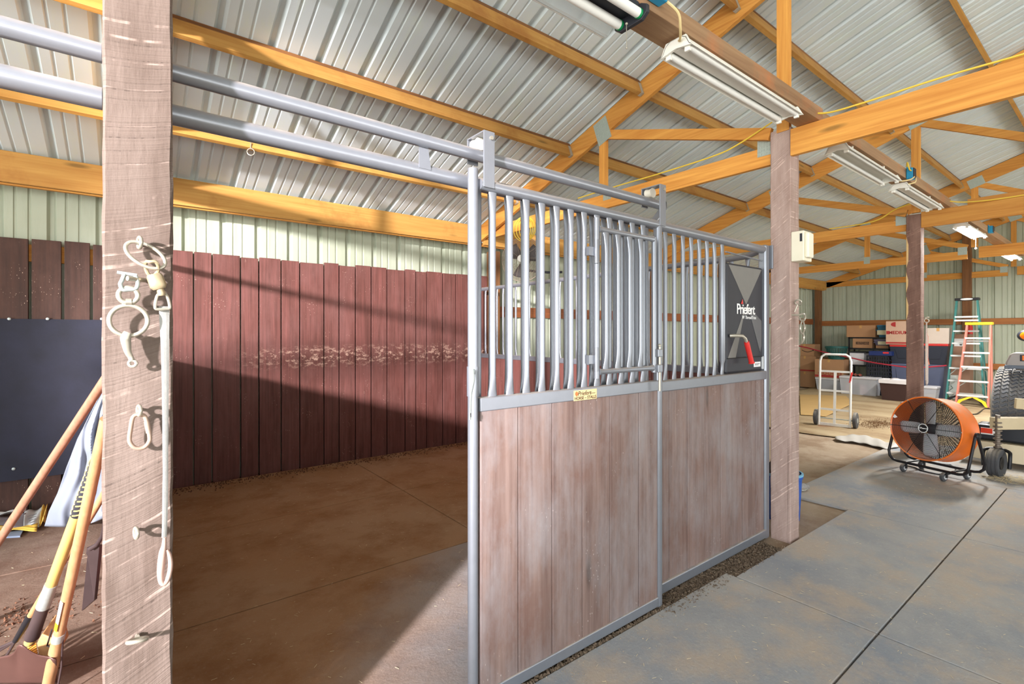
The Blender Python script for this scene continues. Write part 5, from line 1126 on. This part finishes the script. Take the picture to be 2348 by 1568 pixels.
# grey tarp
t = thing('grey_tarp', 'pale grey crumpled tarp draped from the partition to the floor behind the tools', 'tarp', gnd(170, 1215))
ED = [(0, 246, 262, 872, 880), (.15, 214, 262, 935, 945), (.35, 178, 262, 1005, 1010), (.55, 152, 262, 1072, 1075), (.75, 132, 262, 1130, 1130), (.9, 112, 262, 1172, 1165), (1, 102, 262, 1206, 1180)]
def tarp(u, v):
    i = 0
    while i < len(ED) - 2 and u > ED[i+1][0]: i += 1
    f = (u - ED[i][0]) / (ED[i+1][0] - ED[i][0]); g = [ED[i][k]*(1-f) + ED[i+1][k]*f for k in range(1, 5)]
    px = g[0] + (g[1] - g[0])*v; py = g[2] + (g[3] - g[2])*v + 12*math.sin(3.14*v)*u
    fold = .075*math.sin(9*v + 5*u + 1.5*math.sin(6*u))*v + .034*math.sin(21*v - 8*u + 2*math.sin(9*u)) * (.3 + v) + .012*math.sin(34*u + 11*v)*v
    d = 3.35 + .22*u + fold
    p = pd(px, py, d); p.z = max(p.z, .012 + .01*math.sin(20*v)); return p
TARPG = plain('pale_grey_tarp', S(126, 133, 145), .65, 0, .08, 6)
MB().grid(tarp, 60, 50).build('cloth', TARPG, t, smooth=True, solid=.003)
# flattened feed bags
t = thing('feed_bag', 'flattened white and yellow paper feed bag on the floor under the brown pole', 'feed bag', gnd(60, 1195))
bag = lambda pts, z: [gnd(x, y, z) for x, y in pts]
PAPER = plain('grey_printed_paper', S(206, 206, 204), .8, 0, .1, 9)
def quad(pts, z, m, nm):
    q = bag(pts, z); MB().grid(lambda u, v: q[0].lerp(q[1], u).lerp(q[3].lerp(q[2], u), v) + V((0, 0, .012*math.sin(7*u + 4*v) + .004*math.sin(19*v) + .012)), 14, 8).build(nm, m, t, smooth=True, solid=.004)
quad([(-40, 1196), (60, 1180), (56, 1212), (-40, 1218)], .01, plain('brown_grey_paper', S(140, 132, 136), .8, 0, .25, 12), 'printed_side')
quad([(56, 1178), (98, 1166), (90, 1208), (54, 1212)], .012, PAPER, 'paper_end'); quad([(97, 1164), (109, 1160), (104, 1198), (90, 1208)], .02, YEL2 if 'YEL2' in globals() else plain('ochre_band', S(226, 190, 96), .7, 0, .08), 'yellow_band'); quad([(-40, 1214), (88, 1206), (84, 1218), (-40, 1226)], .015, plain('ochre_stripe', S(226, 186, 80), .7, 0, .08), 'yellow_band'); quad([(-40, 1184), (60, 1168), (60, 1172), (-40, 1192)], .02, PAPER, 'folded_edge')
mb = MB()
for k in range(5):
    q0, q1 = gnd(62 + 2*k, 1184 + 5*k, .05), gnd(84 - k, 1178 + 5.5*k, .05); mb.beam(q0, q1, .012, .001)
mb.build('small_print', plain('grey_print', S(120, 120, 124), .8), t)
t = thing('blue_folder', 'grey-blue folded sheet poking out from under the feed bag', 'sheet', gnd(30, 1228)); MB().prism(bag([(14, 1224), (54, 1218), (46, 1232), (12, 1234)], .002), (0, 0, .012)).build('sheet', plain('blue_grey_sheet', S(130, 142, 164), .6), t)
# ================================================================ light, sky, camera
w = bpy.data.worlds.new('daylight'); bpy.context.scene.world = w; w.use_nodes = True
wn = w.node_tree; bgn = wn.nodes['Background']
tcw = wn.nodes.new('ShaderNodeTexCoord'); spw = node(wn, 'ShaderNodeSeparateXYZ', {0: tcw.outputs['Generated']})
wn.links.new(mix(wn, ramp(wn, spw.outputs[2], -.06, .06), (1.0, .99, .92, 1), (.50, .535, .57, 1)), bgn.inputs[0]); bgn.inputs[1].default_value = 5.4
def area(name, loc, aim, size, power, col):
    ld = bpy.data.lights.new(name, 'AREA'); ld.shape = 'DISK'; ld.size = size; ld.energy = power; ld.color = col
    o = bpy.data.objects.new(name, ld); o.location = loc; o.rotation_euler = (V(aim) - V(loc)).to_track_quat('-Z', 'Y').to_euler(); C.objects.link(o); return o
ld = bpy.data.lights.new('end_opening_fill', 'AREA'); ld.shape = 'RECTANGLE'; ld.size = 4.5; ld.size_y = 2.6; ld.energy = 340; ld.color = (.95, .98, 1)  # fill lamp added at the open end to brighten the aisle
lo = bpy.data.objects.new('end_opening_fill', ld); lo.location = (-5.3, -2.2, 1.6); lo.rotation_euler = (math.pi/2, 0, -math.pi/2); C.objects.link(lo)
def spot(name, loc, aim, size, blend, radius, power, col):
    ld = bpy.data.lights.new(name, 'SPOT'); ld.spot_size = math.radians(size); ld.spot_blend = blend; ld.shadow_soft_size = radius; ld.energy = power; ld.color = col
    o = bpy.data.objects.new(name, ld); o.location = loc; o.rotation_euler = (V(aim) - V(loc)).to_track_quat('-Z', 'Y').to_euler(); C.objects.link(o); return o
S_ = V((-8.0, -4.1, 3.6)); az, el = math.radians(41.5), math.radians(-11)
spot('doorway_lamp', S_, S_ + V((math.cos(az)*math.cos(el), math.sin(az)*math.cos(el), math.sin(el))), 23, .3, .24, 21000, (1, .94, .96))
sc = bpy.context.scene
cam = bpy.data.cameras.new('camera'); co = bpy.data.objects.new('camera', cam); C.objects.link(co)
co.location = (0, 0, EYE); th = math.atan2(ST, CT); co.rotation_euler = (math.pi/2, 0, th - math.pi/2)
cam.sensor_width = 36; cam.sensor_fit = 'HORIZONTAL'; cam.lens = 36 * F / 2348; cam.shift_y = (HY - 784) / 2348; cam.clip_start = .05
sc.camera = co
vs_ = sc.view_settings; vs_.view_transform = 'Standard'; vs_.look = 'None'; vs_.gamma = 1; vs_.exposure = 0.0; vs_.use_curve_mapping = False
sc.cycles.max_bounces = 8; sc.cycles.diffuse_bounces = 5; sc.cycles.glossy_bounces = 3; sc.cycles.transmission_bounces = 6
for o in bpy.data.objects:
    if '_local' in o: del o['_local']
